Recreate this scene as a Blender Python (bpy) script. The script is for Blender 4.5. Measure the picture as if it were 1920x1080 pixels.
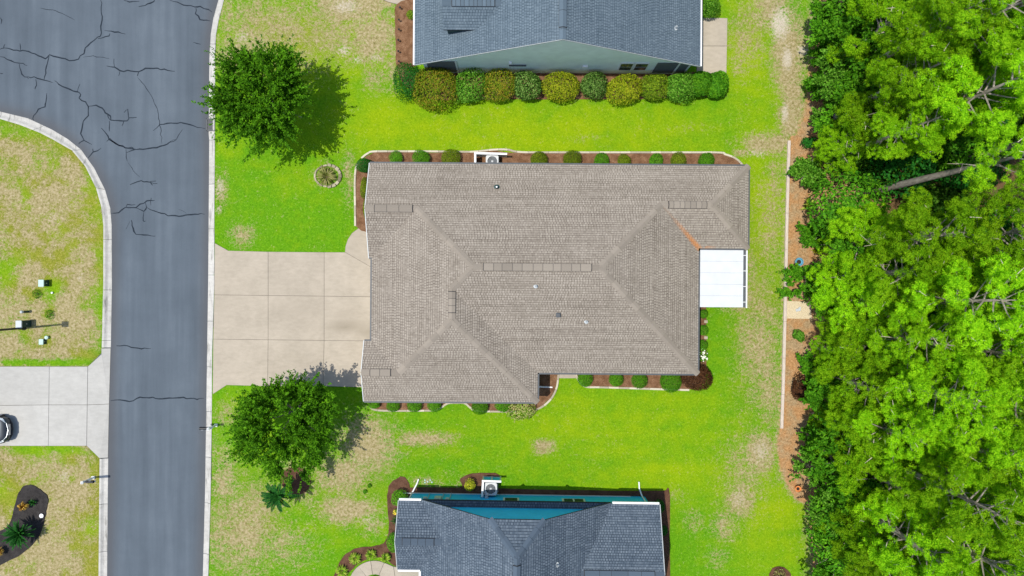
import bpy, bmesh, math, random
import numpy as np
from mathutils import Vector, Matrix
for _o in list(bpy.data.objects):
    bpy.data.objects.remove(_o, do_unlink=True)
SC = bpy.context.scene
COL = SC.collection
# ------------------------------------------------------------------ camera, sky, sun, exposure
H = 46.0                      # flying height of the camera above the lawn
S = 27.0                      # photo pixels per metre on the ground
cam_d = bpy.data.cameras.new("camera")
cam_d.sensor_width = 36.0
cam_d.lens = 36.0 * H / (1920.0 / S)
cam_d.clip_start = 0.5
cam_d.clip_end = 1500.0
cam = bpy.data.objects.new("camera", cam_d)
cam.location = (0, 0, H)
COL.objects.link(cam)
SC.camera = cam
SUN = Vector((0.32, 0.03, -1.0)).normalized()      # the way the light travels
sun_el = math.asin(-SUN.z)
sun_bearing = math.atan2(-SUN.x, -SUN.y)
world = bpy.data.worlds.new("World")
SC.world = world
world.use_nodes = True
wn = world.node_tree
wn.nodes.clear()
sky = wn.nodes.new("ShaderNodeTexSky")
sky.sky_type = 'NISHITA'
sky.sun_disc = False
sky.sun_elevation = sun_el
sky.sun_rotation = sun_bearing % (2 * math.pi)
sky.air_density = 1.0
sky.dust_density = 1.0
bg = wn.nodes.new("ShaderNodeBackground")
bg.inputs['Strength'].default_value = 0.15
wo = wn.nodes.new("ShaderNodeOutputWorld")
wn.links.new(sky.outputs[0], bg.inputs[0])
wn.links.new(bg.outputs[0], wo.inputs[0])
sun_d = bpy.data.lights.new("sun", 'SUN')
sun_d.energy = 3.9
sun_d.angle = math.radians(0.53)
sun_d.color = (1.0, 0.965, 0.90)
sun_o = bpy.data.objects.new("sun", sun_d)
sun_o.rotation_euler = SUN.to_track_quat('-Z', 'Y').to_euler()
sun_o.location = (-20, -8, 60)
COL.objects.link(sun_o)
SC.view_settings.view_transform = 'Standard'
SC.view_settings.look = 'None'
SC.view_settings.gamma = 1.0
SC.view_settings.use_curve_mapping = False
SC.view_settings.exposure = 0.2
SC.cycles.max_bounces = 6
SC.cycles.transparent_max_bounces = 4

R = random.Random(7)
NR = np.random.default_rng(11)
PI = math.pi


def P(px, py, h=0.0):
    k = (H - h) / H / S
    return Vector(((px - 960) * k, -(py - 540) * k, h))


# ------------------------------------------------------------------ object helpers
def link(o, parent=None):
    COL.objects.link(o)
    if parent is not None:
        o.parent = parent
    return o


def tag(o, label=None, cat=None, group=None, kind=None):
    if label: o["label"] = label
    if cat: o["category"] = cat
    if group: o["group"] = group
    if kind: o["kind"] = kind
    return o


def thing(name, label, cat, loc=(0, 0, 0), rz=0.0, group=None):
    o = bpy.data.objects.new(name, None)
    o.empty_display_size = 0.2
    o.location = loc
    o.rotation_euler = (0, 0, rz)
    link(o)
    return tag(o, label, cat, group)


class MB:
    """collects shapes into one mesh"""
    def __init__(self):
        self.v = []; self.f = []; self.m = []; self.cur = 0

    def add(self, vs, fs):
        b = len(self.v)
        self.v.extend([tuple(x) for x in vs])
        for f in fs:
            self.f.append(tuple(b + i for i in f)); self.m.append(self.cur)

    def box(self, c, s, rz=0.0, M=None):
        x, y, z = s[0] / 2, s[1] / 2, s[2] / 2
        pts = [Vector(p) for p in ((-x, -y, -z), (x, -y, -z), (x, y, -z), (-x, y, -z), (-x, -y, z), (x, -y, z), (x, y, z), (-x, y, z))]
        if M is None:
            M = Matrix.Translation(c) @ Matrix.Rotation(rz, 4, 'Z')
        else:
            M = Matrix.Translation(c) @ M
        self.add([M @ p for p in pts], [(0, 3, 2, 1), (4, 5, 6, 7), (0, 1, 5, 4), (1, 2, 6, 5), (2, 3, 7, 6), (3, 0, 4, 7)])

    def prism(self, poly, z0, z1, top=True, bottom=True):
        n = len(poly)
        a = sum(poly[i][0] * poly[(i + 1) % n][1] - poly[(i + 1) % n][0] * poly[i][1] for i in range(n))
        if a < 0: poly = poly[::-1]
        vs = [(p[0], p[1], z0) for p in poly] + [(p[0], p[1], z1) for p in poly]
        fs = [(i, (i + 1) % n, n + (i + 1) % n, n + i) for i in range(n)]
        if top: fs.append(tuple(range(n, 2 * n)))
        if bottom: fs.append(tuple(range(n - 1, -1, -1)))
        self.add(vs, fs)

    def tube(self, pts, rad, n=8, caps=True):
        pts = [Vector(p) for p in pts]
        if not hasattr(rad, '__len__'): rad = [rad] * len(pts)
        rings = []
        up = None
        for i, p in enumerate(pts):
            t = (pts[min(i + 1, len(pts) - 1)] - pts[max(i - 1, 0)]).normalized()
            if up is None:
                up = Vector((0, 0, 1)) if abs(t.z) < .9 else Vector((1, 0, 0))
            a = t.cross(up).normalized(); b = a.cross(t).normalized(); up = b
            rings.append([p + (a * math.cos(2 * PI * k / n) + b * math.sin(2 * PI * k / n)) * rad[i] for k in range(n)])
        vs = [q for r in rings for q in r]
        fs = []
        for i in range(len(pts) - 1):
            for k in range(n):
                fs.append((i * n + k, i * n + (k + 1) % n, (i + 1) * n + (k + 1) % n, (i + 1) * n + k))
        if caps:
            fs.append(tuple(range(n - 1, -1, -1))); fs.append(tuple((len(pts) - 1) * n + k for k in range(n)))
        self.add(vs, fs)

    def lathe(self, prof, n=16, c=(0, 0, 0)):
        vs = []; fs = []
        for (r, z) in prof:
            for k in range(n):
                vs.append((c[0] + r * math.cos(2 * PI * k / n), c[1] + r * math.sin(2 * PI * k / n), c[2] + z))
        for i in range(len(prof) - 1):
            for k in range(n):
                fs.append((i * n + k, i * n + (k + 1) % n, (i + 1) * n + (k + 1) % n, (i + 1) * n + k))
        fs.append(tuple((len(prof) - 1) * n + k for k in range(n)))
        self.add(vs, fs)

    def build(self, name, mat, parent=None, bevel=0.0, smooth=False, kind=None):
        me = bpy.data.meshes.new(name)
        me.from_pydata(self.v, [], self.f)
        mats = mat if isinstance(mat, (list, tuple)) else [mat]
        for m in mats: me.materials.append(m)
        if len(mats) > 1: me.polygons.foreach_set("material_index", self.m)
        if smooth: me.polygons.foreach_set("use_smooth", [True] * len(me.polygons))
        me.update()
        o = bpy.data.objects.new(name, me)
        link(o, parent)
        if bevel > 0:
            b = o.modifiers.new("bevel", 'BEVEL'); b.width = bevel; b.segments = 2; b.limit_method = 'ANGLE'; b.angle_limit = 0.7
        if kind: o["kind"] = kind
        return o


def np_mesh(name, verts, k, mat, parent=None, kind=None):
    """verts (N*k,3): N separate k-gons"""
    n = len(verts) // k
    me = bpy.data.meshes.new(name)
    me.vertices.add(n * k); me.vertices.foreach_set("co", np.asarray(verts, dtype=np.float32).ravel())
    me.loops.add(n * k); me.loops.foreach_set("vertex_index", np.arange(n * k, dtype=np.int32))
    me.polygons.add(n); me.polygons.foreach_set("loop_start", np.arange(0, n * k, k, dtype=np.int32))
    try:
        me.polygons.foreach_set("loop_total", np.full(n, k, dtype=np.int32))
    except Exception:
        pass
    me.materials.append(mat); me.update(calc_edges=True)
    o = bpy.data.objects.new(name, me); link(o, parent)
    if kind: o["kind"] = kind
    return o


# ------------------------------------------------------------------ materials
class Mat:
    def __init__(self, name):
        self.m = bpy.data.materials.new(name); self.m.use_nodes = True
        self.t = self.m.node_tree; self.t.nodes.clear()
        self.out = self.n("ShaderNodeOutputMaterial")

    def n(self, typ, **kw):
        nd = self.t.nodes.new(typ)
        for k, v in kw.items(): setattr(nd, k, v)
        return nd

    def l(self, a, b): self.t.links.new(a, b)

    def sset(self, sock, v):
        if hasattr(v, 'is_linked') or isinstance(v, bpy.types.NodeSocket): self.l(v, sock)
        else: sock.default_value = v

    def pos(self, scale=(1, 1, 1), obj=False):
        g = self.n("ShaderNodeTexCoord").outputs['Object'] if obj else self.n("ShaderNodeNewGeometry").outputs['Position']
        mp = self.n("ShaderNodeMapping"); mp.inputs['Scale'].default_value = scale
        self.l(g, mp.inputs[0]); return mp.outputs[0]

    def noise(self, scale, detail=4, rough=.55, co=None, dist=0.0):
        nd = self.n("ShaderNodeTexNoise")
        nd.inputs['Scale'].default_value = scale; nd.inputs['Detail'].default_value = detail
        nd.inputs['Roughness'].default_value = rough; nd.inputs['Distortion'].default_value = dist
        self.l(co if co is not None else self.pos(), nd.inputs['Vector']); return nd.outputs['Fac']

    def ramp(self, f, stops):
        r = self.n("ShaderNodeValToRGB"); e = r.color_ramp.elements
        while len(e) < len(stops): e.new(.5)
        for el, (p, c) in zip(e, stops):
            el.position = p; el.color = (*c, 1) if len(c) == 3 else c
        self.l(f, r.inputs[0]); return r.outputs[0]

    def mix(self, f, a, b, mode='MIX'):
        x = self.n("ShaderNodeMix", data_type='RGBA', blend_type=mode)
        self.sset(x.inputs[0], f)
        for s, v in ((x.inputs[6], a), (x.inputs[7], b)):
            if isinstance(v, (tuple, list)): s.default_value = (*v[:3], 1)
            else: self.l(v, s)
        return x.outputs[2]

    def math(self, op, a, b=0.0, clamp=False, c=0.0):
        x = self.n("ShaderNodeMath", operation=op, use_clamp=clamp)
        self.sset(x.inputs[0], a); self.sset(x.inputs[1], b); self.sset(x.inputs[2], c); return x.outputs[0]

    def attr(self, name):
        a = self.n("ShaderNodeAttribute"); a.attribute_name = name; return a.outputs['Fac']

    def island(self): return self.n("ShaderNodeNewGeometry").outputs['Random Per Island']

    def objrand(self): return self.n("ShaderNodeObjectInfo").outputs['Random']

    def bsdf(self, color, rough=.8, bump=None, bdist=.02, bstr=.6, metal=0.0, spec=.3):
        b = self.n("ShaderNodeBsdfPrincipled")
        if isinstance(color, (tuple, list)): b.inputs['Base Color'].default_value = (*color[:3], 1)
        else: self.l(color, b.inputs['Base Color'])
        self.sset(b.inputs['Roughness'], rough)
        b.inputs['Metallic'].default_value = metal
        b.inputs['Specular IOR Level'].default_value = spec
        if bump is not None:
            bp = self.n("ShaderNodeBump"); bp.inputs['Strength'].default_value = bstr; bp.inputs['Distance'].default_value = bdist
            self.l(bump, bp.inputs['Height']); self.l(bp.outputs[0], b.inputs['Normal'])
        self.l(b.outputs[0], self.out.inputs[0]); return b


def mscale(c, k): return tuple(x * k for x in c)


def plain(name, c, rough=.6, metal=0.0, var=.12, scale=6, spec=.3):
    m = Mat(name); f = m.noise(scale, 4)
    m.bsdf(m.ramp(f, [(.3, mscale(c, 1 - var)), (.7, mscale(c, 1 + var))]), rough, metal=metal, spec=spec); return m.m


def leafmat(name, cols, trans=.3, rough=.55, nscale=1.4, nmix=.5, objvar=.25):
    """foliage: colour from random leaf + clump noise"""
    m = Mat(name)
    f = m.math('ADD', m.math('MULTIPLY', m.island(), 1 - nmix), m.math('MULTIPLY', m.noise(nscale, 3), nmix))
    k = len(cols)
    c = m.ramp(f, [(.22 + .5 * i / (k - 1), x) for i, x in enumerate(cols)])
    ov = m.math('ADD', m.math('MULTIPLY', m.objrand(), objvar), 1 - objvar / 2)
    cm = m.n("ShaderNodeVectorMath", operation='SCALE'); m.l(c, cm.inputs[0]); m.l(ov, cm.inputs['Scale'])
    b = m.n("ShaderNodeBsdfPrincipled"); m.l(cm.outputs[0], b.inputs['Base Color'])
    b.inputs['Roughness'].default_value = rough; b.inputs['Specular IOR Level'].default_value = .06
    t = m.n("ShaderNodeBsdfTranslucent"); m.l(cm.outputs[0], t.inputs['Color'])
    mx = m.n("ShaderNodeMixShader"); mx.inputs[0].default_value = trans
    m.l(b.outputs[0], mx.inputs[1]); m.l(t.outputs[0], mx.inputs[2]); m.l(mx.outputs[0], m.out.inputs[0])
    return m.m


M = {}


def make_materials():
    # lawn / soil: attributes hold what grows where
    m = Mat("lawn_soil")
    n1 = m.noise(1.1, 5, .6); n2 = m.noise(6.5, 4, .7); n3 = m.noise(15, 3, .75)
    stretch = m.noise(5.5, 5, .72)
    nf = m.math('ADD', m.math('MULTIPLY', n2, .5), m.math('MULTIPLY', n3, .5))
    green = m.ramp(nf, [(.36, (.058, .175, .004)), (.52, (.105, .275, .006)), (.66, (.165, .36, .010))])
    yel = m.ramp(nf, [(.36, (.160, .265, .003)), (.52, (.235, .345, .004)), (.66, (.31, .41, .010))])
    fy = m.math('ADD', m.attr("yellow"), m.math('MULTIPLY', m.math('SUBTRACT', n1, .5), 1.3), clamp=True)
    lawn = m.mix(fy, green, yel)
    dryc = m.ramp(stretch, [(.30, (.135, .125, .035)), (.44, (.27, .225, .095)), (.58, (.385, .315, .175)), (.75, (.50, .43, .29))])
    oliv = m.ramp(nf, [(.36, (.115, .125, .012)), (.52, (.235, .235, .030)), (.66, (.36, .34, .07))])
    fo = m.math('ADD', m.attr("olive"), m.math('MULTIPLY', m.math('SUBTRACT', n2, .5), 1.2), clamp=True)
    lawn = m.mix(m.math('MULTIPLY', fo, m.attr("olive")), lawn, oliv)
    fd = m.math('ADD', m.attr("dry"), m.math('ADD', m.math('MULTIPLY', m.math('SUBTRACT', nf, .5), 3.0), m.math('MULTIPLY', m.math('SUBTRACT', m.noise(2.3, 4, .6), .5), 1.1)))
    fd = m.math('MULTIPLY', m.math('SUBTRACT', fd, .30), 2.2, clamp=True)
    c = m.mix(fd, lawn, dryc)
    sandc = m.ramp(n3, [(.3, (.36, .30, .21)), (.7, (.60, .54, .43))])
    fs = m.math('MULTIPLY', m.math('SUBTRACT', m.math('ADD', m.attr("sand"), m.math('MULTIPLY', m.math('SUBTRACT', n2, .5), 1.5)), .3), 2.0, clamp=True)
    c = m.mix(fs, c, sandc)
    strawc = m.ramp(nf, [(.34, (.21, .105, .040)), (.52, (.41, .225, .095)), (.68, (.56, .335, .165))])
    strawc = m.mix(m.ramp(n1, [(.42, (0, 0, 0)), (.62, (.8, .8, .8))]), strawc, m.ramp(nf, [(.36, (.17, .115, .055)), (.64, (.46, .36, .21))]))
    fw = m.math('MULTIPLY', m.math('SUBTRACT', m.math('ADD', m.attr("straw"), m.math('MULTIPLY', m.math('SUBTRACT', n2, .5), .9)), .35), 3.0, clamp=True)
    c = m.mix(fw, c, strawc)
    floorc = m.ramp(nf, [(.34, (.035, .028, .012)), (.66, (.14, .085, .04))])
    c = m.mix(m.attr("wood"), c, floorc)
    hgt = m.math('ADD', n3, m.math('MULTIPLY', n2, .7))
    m.bsdf(c, .95, bump=hgt, bdist=.06, bstr=.7, spec=.05)
    M['lawn'] = m.m
    # asphalt
    m = Mat("asphalt")
    st = m.noise(1.0, 4, .55, co=m.pos((1.7, .10, 1)))
    st2 = m.noise(1.0, 3, .5, co=m.pos((.55, .02, 1)))
    bl = m.noise(.35, 4, .6); fn = m.noise(30, 3, .7)
    f = m.math('ADD', m.math('ADD', m.math('MULTIPLY', st, .34), m.math('MULTIPLY', bl, .30)), m.math('ADD', m.math('MULTIPLY', fn, .16), m.math('MULTIPLY', st2, .2)))
    c = m.ramp(f, [(.34, (.067, .084, .101)), (.52, (.092, .113, .134)), (.68, (.124, .149, .172))])
    c = m.mix(m.math('MULTIPLY', m.attr("edge"), .75), c, (.082, .082, .085))
    m.bsdf(c, .85, bump=fn, bdist=.01, bstr=.4, spec=.2); M['asphalt'] = m.m
    M['tar'] = plain("crack_tar", (.026, .034, .044), .95, var=.2, spec=.03)
    for nm, a, b in (("concrete_pale", (.315, .272, .208), (.425, .365, .285)), ("concrete_grey", (.345, .332, .30), (.445, .43, .39)), ("kerb_concrete", (.33, .315, .28), (.52, .50, .455))):
        m = Mat(nm)
        w = m.noise(.7, 5, .6); fn = m.noise(18, 4, .7); sm = m.noise(2.2, 4, .6, co=m.pos((1, 2.2, 1)))
        f = m.math('ADD', m.math('MULTIPLY', w, .42), m.math('ADD', m.math('MULTIPLY', fn, .18), m.math('MULTIPLY', sm, .4)))
        c = m.ramp(f, [(.30, a), (.62, b)])
        if nm == "kerb_concrete":
            stn = m.noise(1.3, 4, .7, co=m.pos((3.2, .5, 1)))
            c = m.mix(m.ramp(stn, [(.54, (0, 0, 0)), (.70, (.75, .75, .75))]), c, (.155, .15, .13))
        if nm == "concrete_pale":
            ob = m.attr("oil")
            c = m.mix(m.math('MULTIPLY', ob, m.math('ADD', .35, m.math('MULTIPLY', sm, .9)), clamp=True), c, (.23, .195, .14))
        ov = m.math('ADD', m.math('MULTIPLY', m.objrand(), .10), .95)
        cm = m.n("ShaderNodeVectorMath", operation='SCALE'); m.l(c, cm.inputs[0]); m.l(ov, cm.inputs['Scale'])
        m.bsdf(cm.outputs[0], .85, bump=fn, bdist=.006, bstr=.4, spec=.2); M[nm] = m.m
    # shingles
    for nm, lo, mid, hi in (("shingle_taupe", (.122, .101, .080), (.238, .205, .166), (.352, .310, .258)),
                            ("shingle_slate", (.054, .078, .097), (.098, .132, .160), (.150, .192, .222)),
                            ("shingle_navy", (.036, .050, .068), (.072, .096, .124), (.155, .188, .222))):
        m = Mat(nm)
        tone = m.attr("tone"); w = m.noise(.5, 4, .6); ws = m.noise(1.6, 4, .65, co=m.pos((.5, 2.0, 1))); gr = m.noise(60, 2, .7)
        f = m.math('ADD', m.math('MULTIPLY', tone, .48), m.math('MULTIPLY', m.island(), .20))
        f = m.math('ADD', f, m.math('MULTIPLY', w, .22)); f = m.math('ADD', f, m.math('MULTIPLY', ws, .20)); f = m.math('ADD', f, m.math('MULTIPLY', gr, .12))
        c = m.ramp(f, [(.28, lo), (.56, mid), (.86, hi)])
        if nm == "shingle_taupe":
            c = m.mix(m.math('MULTIPLY', m.attr("rust"), m.math('ADD', .5, m.math('MULTIPLY', ws, .8)), clamp=True), c, (.45, .18, .05))
        m.bsdf(c, .95, bump=gr, bdist=.004, bstr=.5, spec=.12); M[nm] = m.m
        m = Mat(nm + "_cap")
        k = m.math('ADD', m.math('MULTIPLY', m.objrand(), .6), m.math('MULTIPLY', m.noise(14, 3, .6), .4))
        m.bsdf(m.ramp(k, [(.2, mscale(mid, .94)), (.8, mscale(mid, 1.20))]), .95, spec=.12); M[nm + "_cap"] = m.m
    M['vent_dark'] = plain("vent_dark", (.03, .03, .032), .7)
    M['fascia_dark'] = plain("gutter_bronze", (.075, .082, .088), .5)
    M['white'] = plain("white_paint", (.78, .78, .77), .45, var=.04)
    M['offwhite'] = plain("offwhite_paint", (.62, .64, .62), .5, var=.06)
    M['greywhite'] = plain("dusty_white", (.46, .49, .49), .5, var=.1)
    M['awning'] = plain("awning_panel", (.56, .575, .585), .5, var=.04, scale=2)
    M['black'] = plain("black_metal", (.013, .014, .016), .4, var=.2, spec=.4)
    M['darkgreen_metal'] = plain("dark_green_metal", (.02, .05, .045), .5, var=.2)
    M['palegreen'] = plain("pale_green_plastic", (.40, .54, .47), .5, var=.06)
    M['steel'] = plain("dull_steel", (.42, .44, .46), .4, metal=.3, var=.1)
    M['fan'] = plain("fan_blade", (.30, .36, .40), .45, metal=.2)
    M['ac_case'] = plain("condenser_case", (.55, .56, .56), .5, var=.05)
    M['pane'] = plain("dark_glass", (.018, .04, .042), .08, var=.2, spec=.6)
    M['blue_glaze'] = plain("blue_glaze", (.10, .30, .42), .25, var=.15, spec=.5)
    M['terracotta'] = plain("terracotta", (.62, .22, .06), .7, var=.12)
    M['soil'] = plain("dark_soil", (.03, .022, .016), .95, var=.3, scale=30)
    M['joint'] = plain("joint_filler", (.10, .09, .07), .95)
    m = Mat("edging_stone"); m.bsdf(m.ramp(m.math('ADD', m.math('MULTIPLY', m.objrand(), .5), m.math('MULTIPLY', m.noise(12, 4, .6), .5)), [(.3, (.36, .31, .23)), (.7, (.56, .50, .39))]), .9, spec=.1); M['edging'] = m.m
    m = Mat("ring_stone"); m.bsdf(m.ramp(m.math('ADD', m.math('MULTIPLY', m.objrand(), .6), m.math('MULTIPLY', m.noise(14, 4, .6), .4)), [(.25, (.17, .15, .09)), (.75, (.44, .39, .27))]), .9, spec=.1); M['ringstone'] = m.m
    m = Mat("timber_pale"); m.bsdf(m.ramp(m.noise(5, 5, .65, co=m.pos((6, .6, 1))), [(.3, (.42, .34, .27)), (.7, (.62, .54, .46))]), .9, spec=.1); M['timber'] = m.m
    for nm, a, b, c3 in (("mulch_red", (.080, .040, .020), (.185, .095, .050), (.33, .20, .12)), ("mulch_brown", (.055, .028, .017), (.115, .058, .036), (.175, .095, .06)),
                         ("mulch_black", (.020, .018, .017), (.040, .036, .034), (.070, .064, .060)), ("pine_straw", (.17, .075, .028), (.36, .18, .07), (.50, .29, .14))):
        m = Mat(nm); f = m.math('ADD', m.math('MULTIPLY', m.noise(24, 4, .75), .6), m.math('MULTIPLY', m.noise(2.3, 4, .6), .4))
        m.bsdf(m.ramp(f, [(.36, a), (.5, b), (.66, c3)]), .97, bump=m.noise(30, 4, .7), bdist=.04, bstr=.9, spec=.05); M[nm] = m.m
    m = Mat("gravel"); m.bsdf(m.ramp(m.noise(30, 4, .7), [(.35, (.42, .33, .19)), (.65, (.70, .60, .42))]), .95, bump=m.noise(30, 3), bdist=.03, spec=.05); M['gravel'] = m.m

    def siding(nm, c):
        m = Mat(nm); wv = m.n("ShaderNodeTexWave", wave_type='BANDS', bands_direction='Z', wave_profile='SAW')
        wv.inputs['Scale'].default_value = 1.55; m.l(m.pos(), wv.inputs['Vector'])
        f = m.noise(1.5, 4)
        m.bsdf(m.ramp(f, [(.3, mscale(c, .92)), (.7, mscale(c, 1.06))]), .6, bump=wv.outputs['Fac'], bdist=.02, bstr=.6); return m.m
    M['siding_grey'] = siding("siding_pale_sage", (.74, .84, .80))
    M['siding_blue'] = siding("siding_bright_blue", (.03, .58, .95))
    M['siding_tan'] = siding("siding_tan", (.42, .37, .31))
    M['screen'] = plain("porch_screen_mesh", (.10, .11, .115), .8)
    m = Mat("bark_grey"); m.bsdf(m.ramp(m.noise(7, 5, .7, co=m.pos((1, 1, .35))), [(.3, (.17, .145, .12)), (.55, (.33, .285, .24)), (.75, (.47, .42, .365))]), .95, bump=m.noise(9, 4, .7, co=m.pos((1, 1, .4))), bdist=.05, spec=.08); M['bark'] = m.m
    M['twig'] = plain("dead_branch", (.56, .48, .37), .9, var=.2)
    M['stem'] = plain("shrub_stem", (.10, .07, .045), .9, var=.2)
    # foliage
    M['leaf_tree'] = leafmat("yard_tree_leaf", [(.022, .082, .004), (.066, .20, .006), (.155, .39, .012)], .36, nscale=1.7, nmix=.68)
    M['leaf_pine'] = leafmat("pine_needles", [(.11, .32, .005), (.235, .52, .007), (.40, .66, .014)], .42, nscale=.9, nmix=.6, objvar=.62)
    M['leaf_under'] = leafmat("broadleaf_mid", [(.028, .125, .005), (.070, .255, .009), (.155, .40, .014)], .3, nscale=.7, nmix=.6, objvar=.5)
    M['leaf_dark'] = leafmat("hedge_dark", [(.008, .075, .008), (.018, .13, .012), (.035, .19, .018)], .2)
    M['leaf_green'] = leafmat("hedge_green", [(.03, .12, .006), (.075, .23, .010), (.19, .42, .04)], .25, nmix=.4)
    M['leaf_olive'] = leafmat("hedge_olive", [(.055, .12, .006), (.14, .25, .010), (.28, .40, .02)], .25, nmix=.45)
    M['leaf_yellow'] = leafmat("hedge_yellow", [(.10, .17, .005), (.23, .30, .010), (.40, .43, .02)], .3, nmix=.45)
    M['leaf_orange'] = leafmat("hedge_orange", [(.07, .14, .005), (.16, .25, .010), (.32, .25, .025)], .3, nmix=.5, nscale=2.2)
    M['leaf_forest'] = leafmat("hedge_forest", [(.014, .055, .006), (.045, .11, .010), (.17, .30, .06)], .15, nmix=.3)
    M['leaf_box'] = leafmat("boxwood", [(.035, .15, .005), (.075, .25, .008), (.14, .38, .014)], .25, nmix=.4, objvar=.35)
    M['leaf_boxolive'] = leafmat("boxwood_olive", [(.055, .12, .005), (.12, .20, .008), (.23, .29, .014)], .25, nmix=.45)
    M['leaf_maroon'] = leafmat("maple_maroon", [(.030, .012, .006), (.065, .026, .012), (.11, .050, .02)], .2)
    M['leaf_pale'] = leafmat("pale_shrub", [(.12, .24, .02), (.27, .38, .06), (.52, .46, .20)], .3, nmix=.3)
    M['leaf_lime'] = leafmat("lime_shrub", [(.24, .32, .008), (.44, .48, .02), (.60, .58, .05)], .3, nmix=.3)
    M['leaf_limegrass'] = leafmat("lime_grass", [(.10, .26, .01), (.26, .42, .02), (.42, .50, .07)], .3, nmix=.2)
    M['leaf_palm'] = leafmat("palm_frond", [(.006, .045, .008), (.014, .085, .012), (.026, .125, .016)], .15, nmix=.3)
    M['leaf_croton'] = leafmat("croton", [(.20, .10, .02), (.55, .34, .06), (.70, .46, .08)], .2, nmix=.2)
    M['leaf_tuft'] = leafmat("withered_grass", [(.10, .13, .015), (.22, .24, .05), (.40, .36, .15)], .3, nmix=.3)
    M['petal_white'] = plain("white_petal", (.80, .80, .68), .6, var=.05)
    M['petal_yellow'] = plain("yellow_petal", (.75, .50, .05), .6, var=.1)
    # car
    M['car_paint'] = plain("car_paint", (.05, .058, .066), .32, metal=.6, var=.05, spec=.5)
    M['chrome'] = plain("chrome", (.62, .66, .70), .2, metal=.9, var=.05)
    M['tyre'] = plain("tyre_rubber", (.02, .02, .02), .8)
    M['lamp_glass'] = plain("lamp_glass", (.55, .6, .62), .15, var=.05, spec=.6)


make_materials()
# ------------------------------------------------------------------ photo traces (photo pixels, turned to metres on the ground)
KR_IN = [(470, -260), (440, -140), (420, -60), (408, 0), (399, 32), (394, 62), (391.5, 100), (390, 250), (391, 262), (390, 400), (389, 530), (387, 660), (385, 800), (383, 930), (379, 1080), (373, 1300)]
KR_OUT = [(484, -255), (453, -135), (432, -56), (420, 0), (410, 38), (405, 66), (403.5, 100), (403, 250), (403, 262), (402, 400), (402, 530), (398, 660), (397, 800), (395, 930), (390.6, 1080), (384, 1300)]
KL_IN = [(-260, 186), (-120, 192), (-40, 200), (0, 209), (50, 221), (95, 242), (125, 260), (150, 280), (175, 315), (195, 355), (205, 390), (207.5, 422), (208, 530), (206, 652)]
KL_OUT = [(-260, 200), (-120, 206), (-40, 214), (0, 223), (37, 234), (75, 249), (100, 262), (135, 282), (160, 312), (180, 352), (190, 387), (194, 422), (194, 530), (191, 652)]
KL2_IN = [(201, 860), (200, 960), (199, 1080), (196, 1300)]
KL2_OUT = [(187, 860), (186, 960), (185, 1080), (181, 1300)]


def in_poly(px, py, poly):
    inside = np.zeros(px.shape, bool); n = len(poly); j = n - 1
    for i in range(n):
        xi, yi = poly[i]; xj, yj = poly[j]
        if yi != yj:
            c = ((yi > py) != (yj > py)) & (px < (xj - xi) * (py - yi) / (yj - yi) + xi)
            inside ^= c
        j = i
    return inside


def dist_line(px, py, line):
    d = np.full(px.shape, 1e9)
    for (x0, y0), (x1, y1) in zip(line[:-1], line[1:]):
        dx, dy = x1 - x0, y1 - y0
        t = np.clip(((px - x0) * dx + (py - y0) * dy) / (dx * dx + dy * dy + 1e-9), 0, 1)
        d = np.minimum(d, np.hypot(px - x0 - t * dx, py - y0 - t * dy))
    return d


def lerp_line(a, b, t): return [(x0 + (x1 - x0) * t, y0 + (y1 - y0) * t) for (x0, y0), (x1, y1) in zip(a, b)]


def vnoise(x, y, seed):
    """value noise on arrays"""
    rg = np.random.default_rng(seed); tab = rg.random((128, 128))
    xi = np.floor(x).astype(int); yi = np.floor(y).astype(int); fx = x - xi; fy = y - yi
    fx = fx * fx * (3 - 2 * fx); fy = fy * fy * (3 - 2 * fy)
    g = lambda a, b: tab[a % 128, b % 128]
    return (g(xi, yi) * (1 - fx) + g(xi + 1, yi) * fx) * (1 - fy) + (g(xi, yi + 1) * (1 - fx) + g(xi + 1, yi + 1) * fx) * fy


def blobs(px, py, lst):
    v = np.zeros(px.shape)
    for (cx, cy, rx, ry, a) in lst:
        v = np.maximum(v, a * np.exp(-(((px - cx) / rx) ** 2 + ((py - cy) / ry) ** 2) * .9))
    return v


def grid_obj(name, xs, ys, zfun, attrs, mat):
    X, Y = np.meshgrid(xs, ys); nx, ny = len(xs), len(ys)
    PX = X * S + 960; PY = 540 - Y * S
    Z = zfun(PX, PY)
    co = np.stack([X, Y, Z], -1).reshape(-1, 3).astype(np.float32)
    idx = np.arange(nx * ny).reshape(ny, nx)
    q = np.stack([idx[:-1, :-1], idx[:-1, 1:], idx[1:, 1:], idx[1:, :-1]], -1).reshape(-1, 4)
    me = bpy.data.meshes.new(name)
    me.vertices.add(len(co)); me.vertices.foreach_set("co", co.ravel())
    me.loops.add(q.size); me.loops.foreach_set("vertex_index", q.ravel().astype(np.int32))
    me.polygons.add(len(q)); me.polygons.foreach_set("loop_start", np.arange(0, q.size, 4, dtype=np.int32))
    try: me.polygons.foreach_set("loop_total", np.full(len(q), 4, dtype=np.int32))
    except Exception: pass
    me.update(calc_edges=True)
    for k, fn in attrs.items():
        a = me.attributes.new(k, 'FLOAT', 'POINT'); a.data.foreach_set("value", np.clip(fn(PX, PY), 0, 1).astype(np.float32).ravel())
    me.materials.append(mat)
    o = bpy.data.objects.new(name, me); link(o); o["kind"] = "structure"; return o


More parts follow.
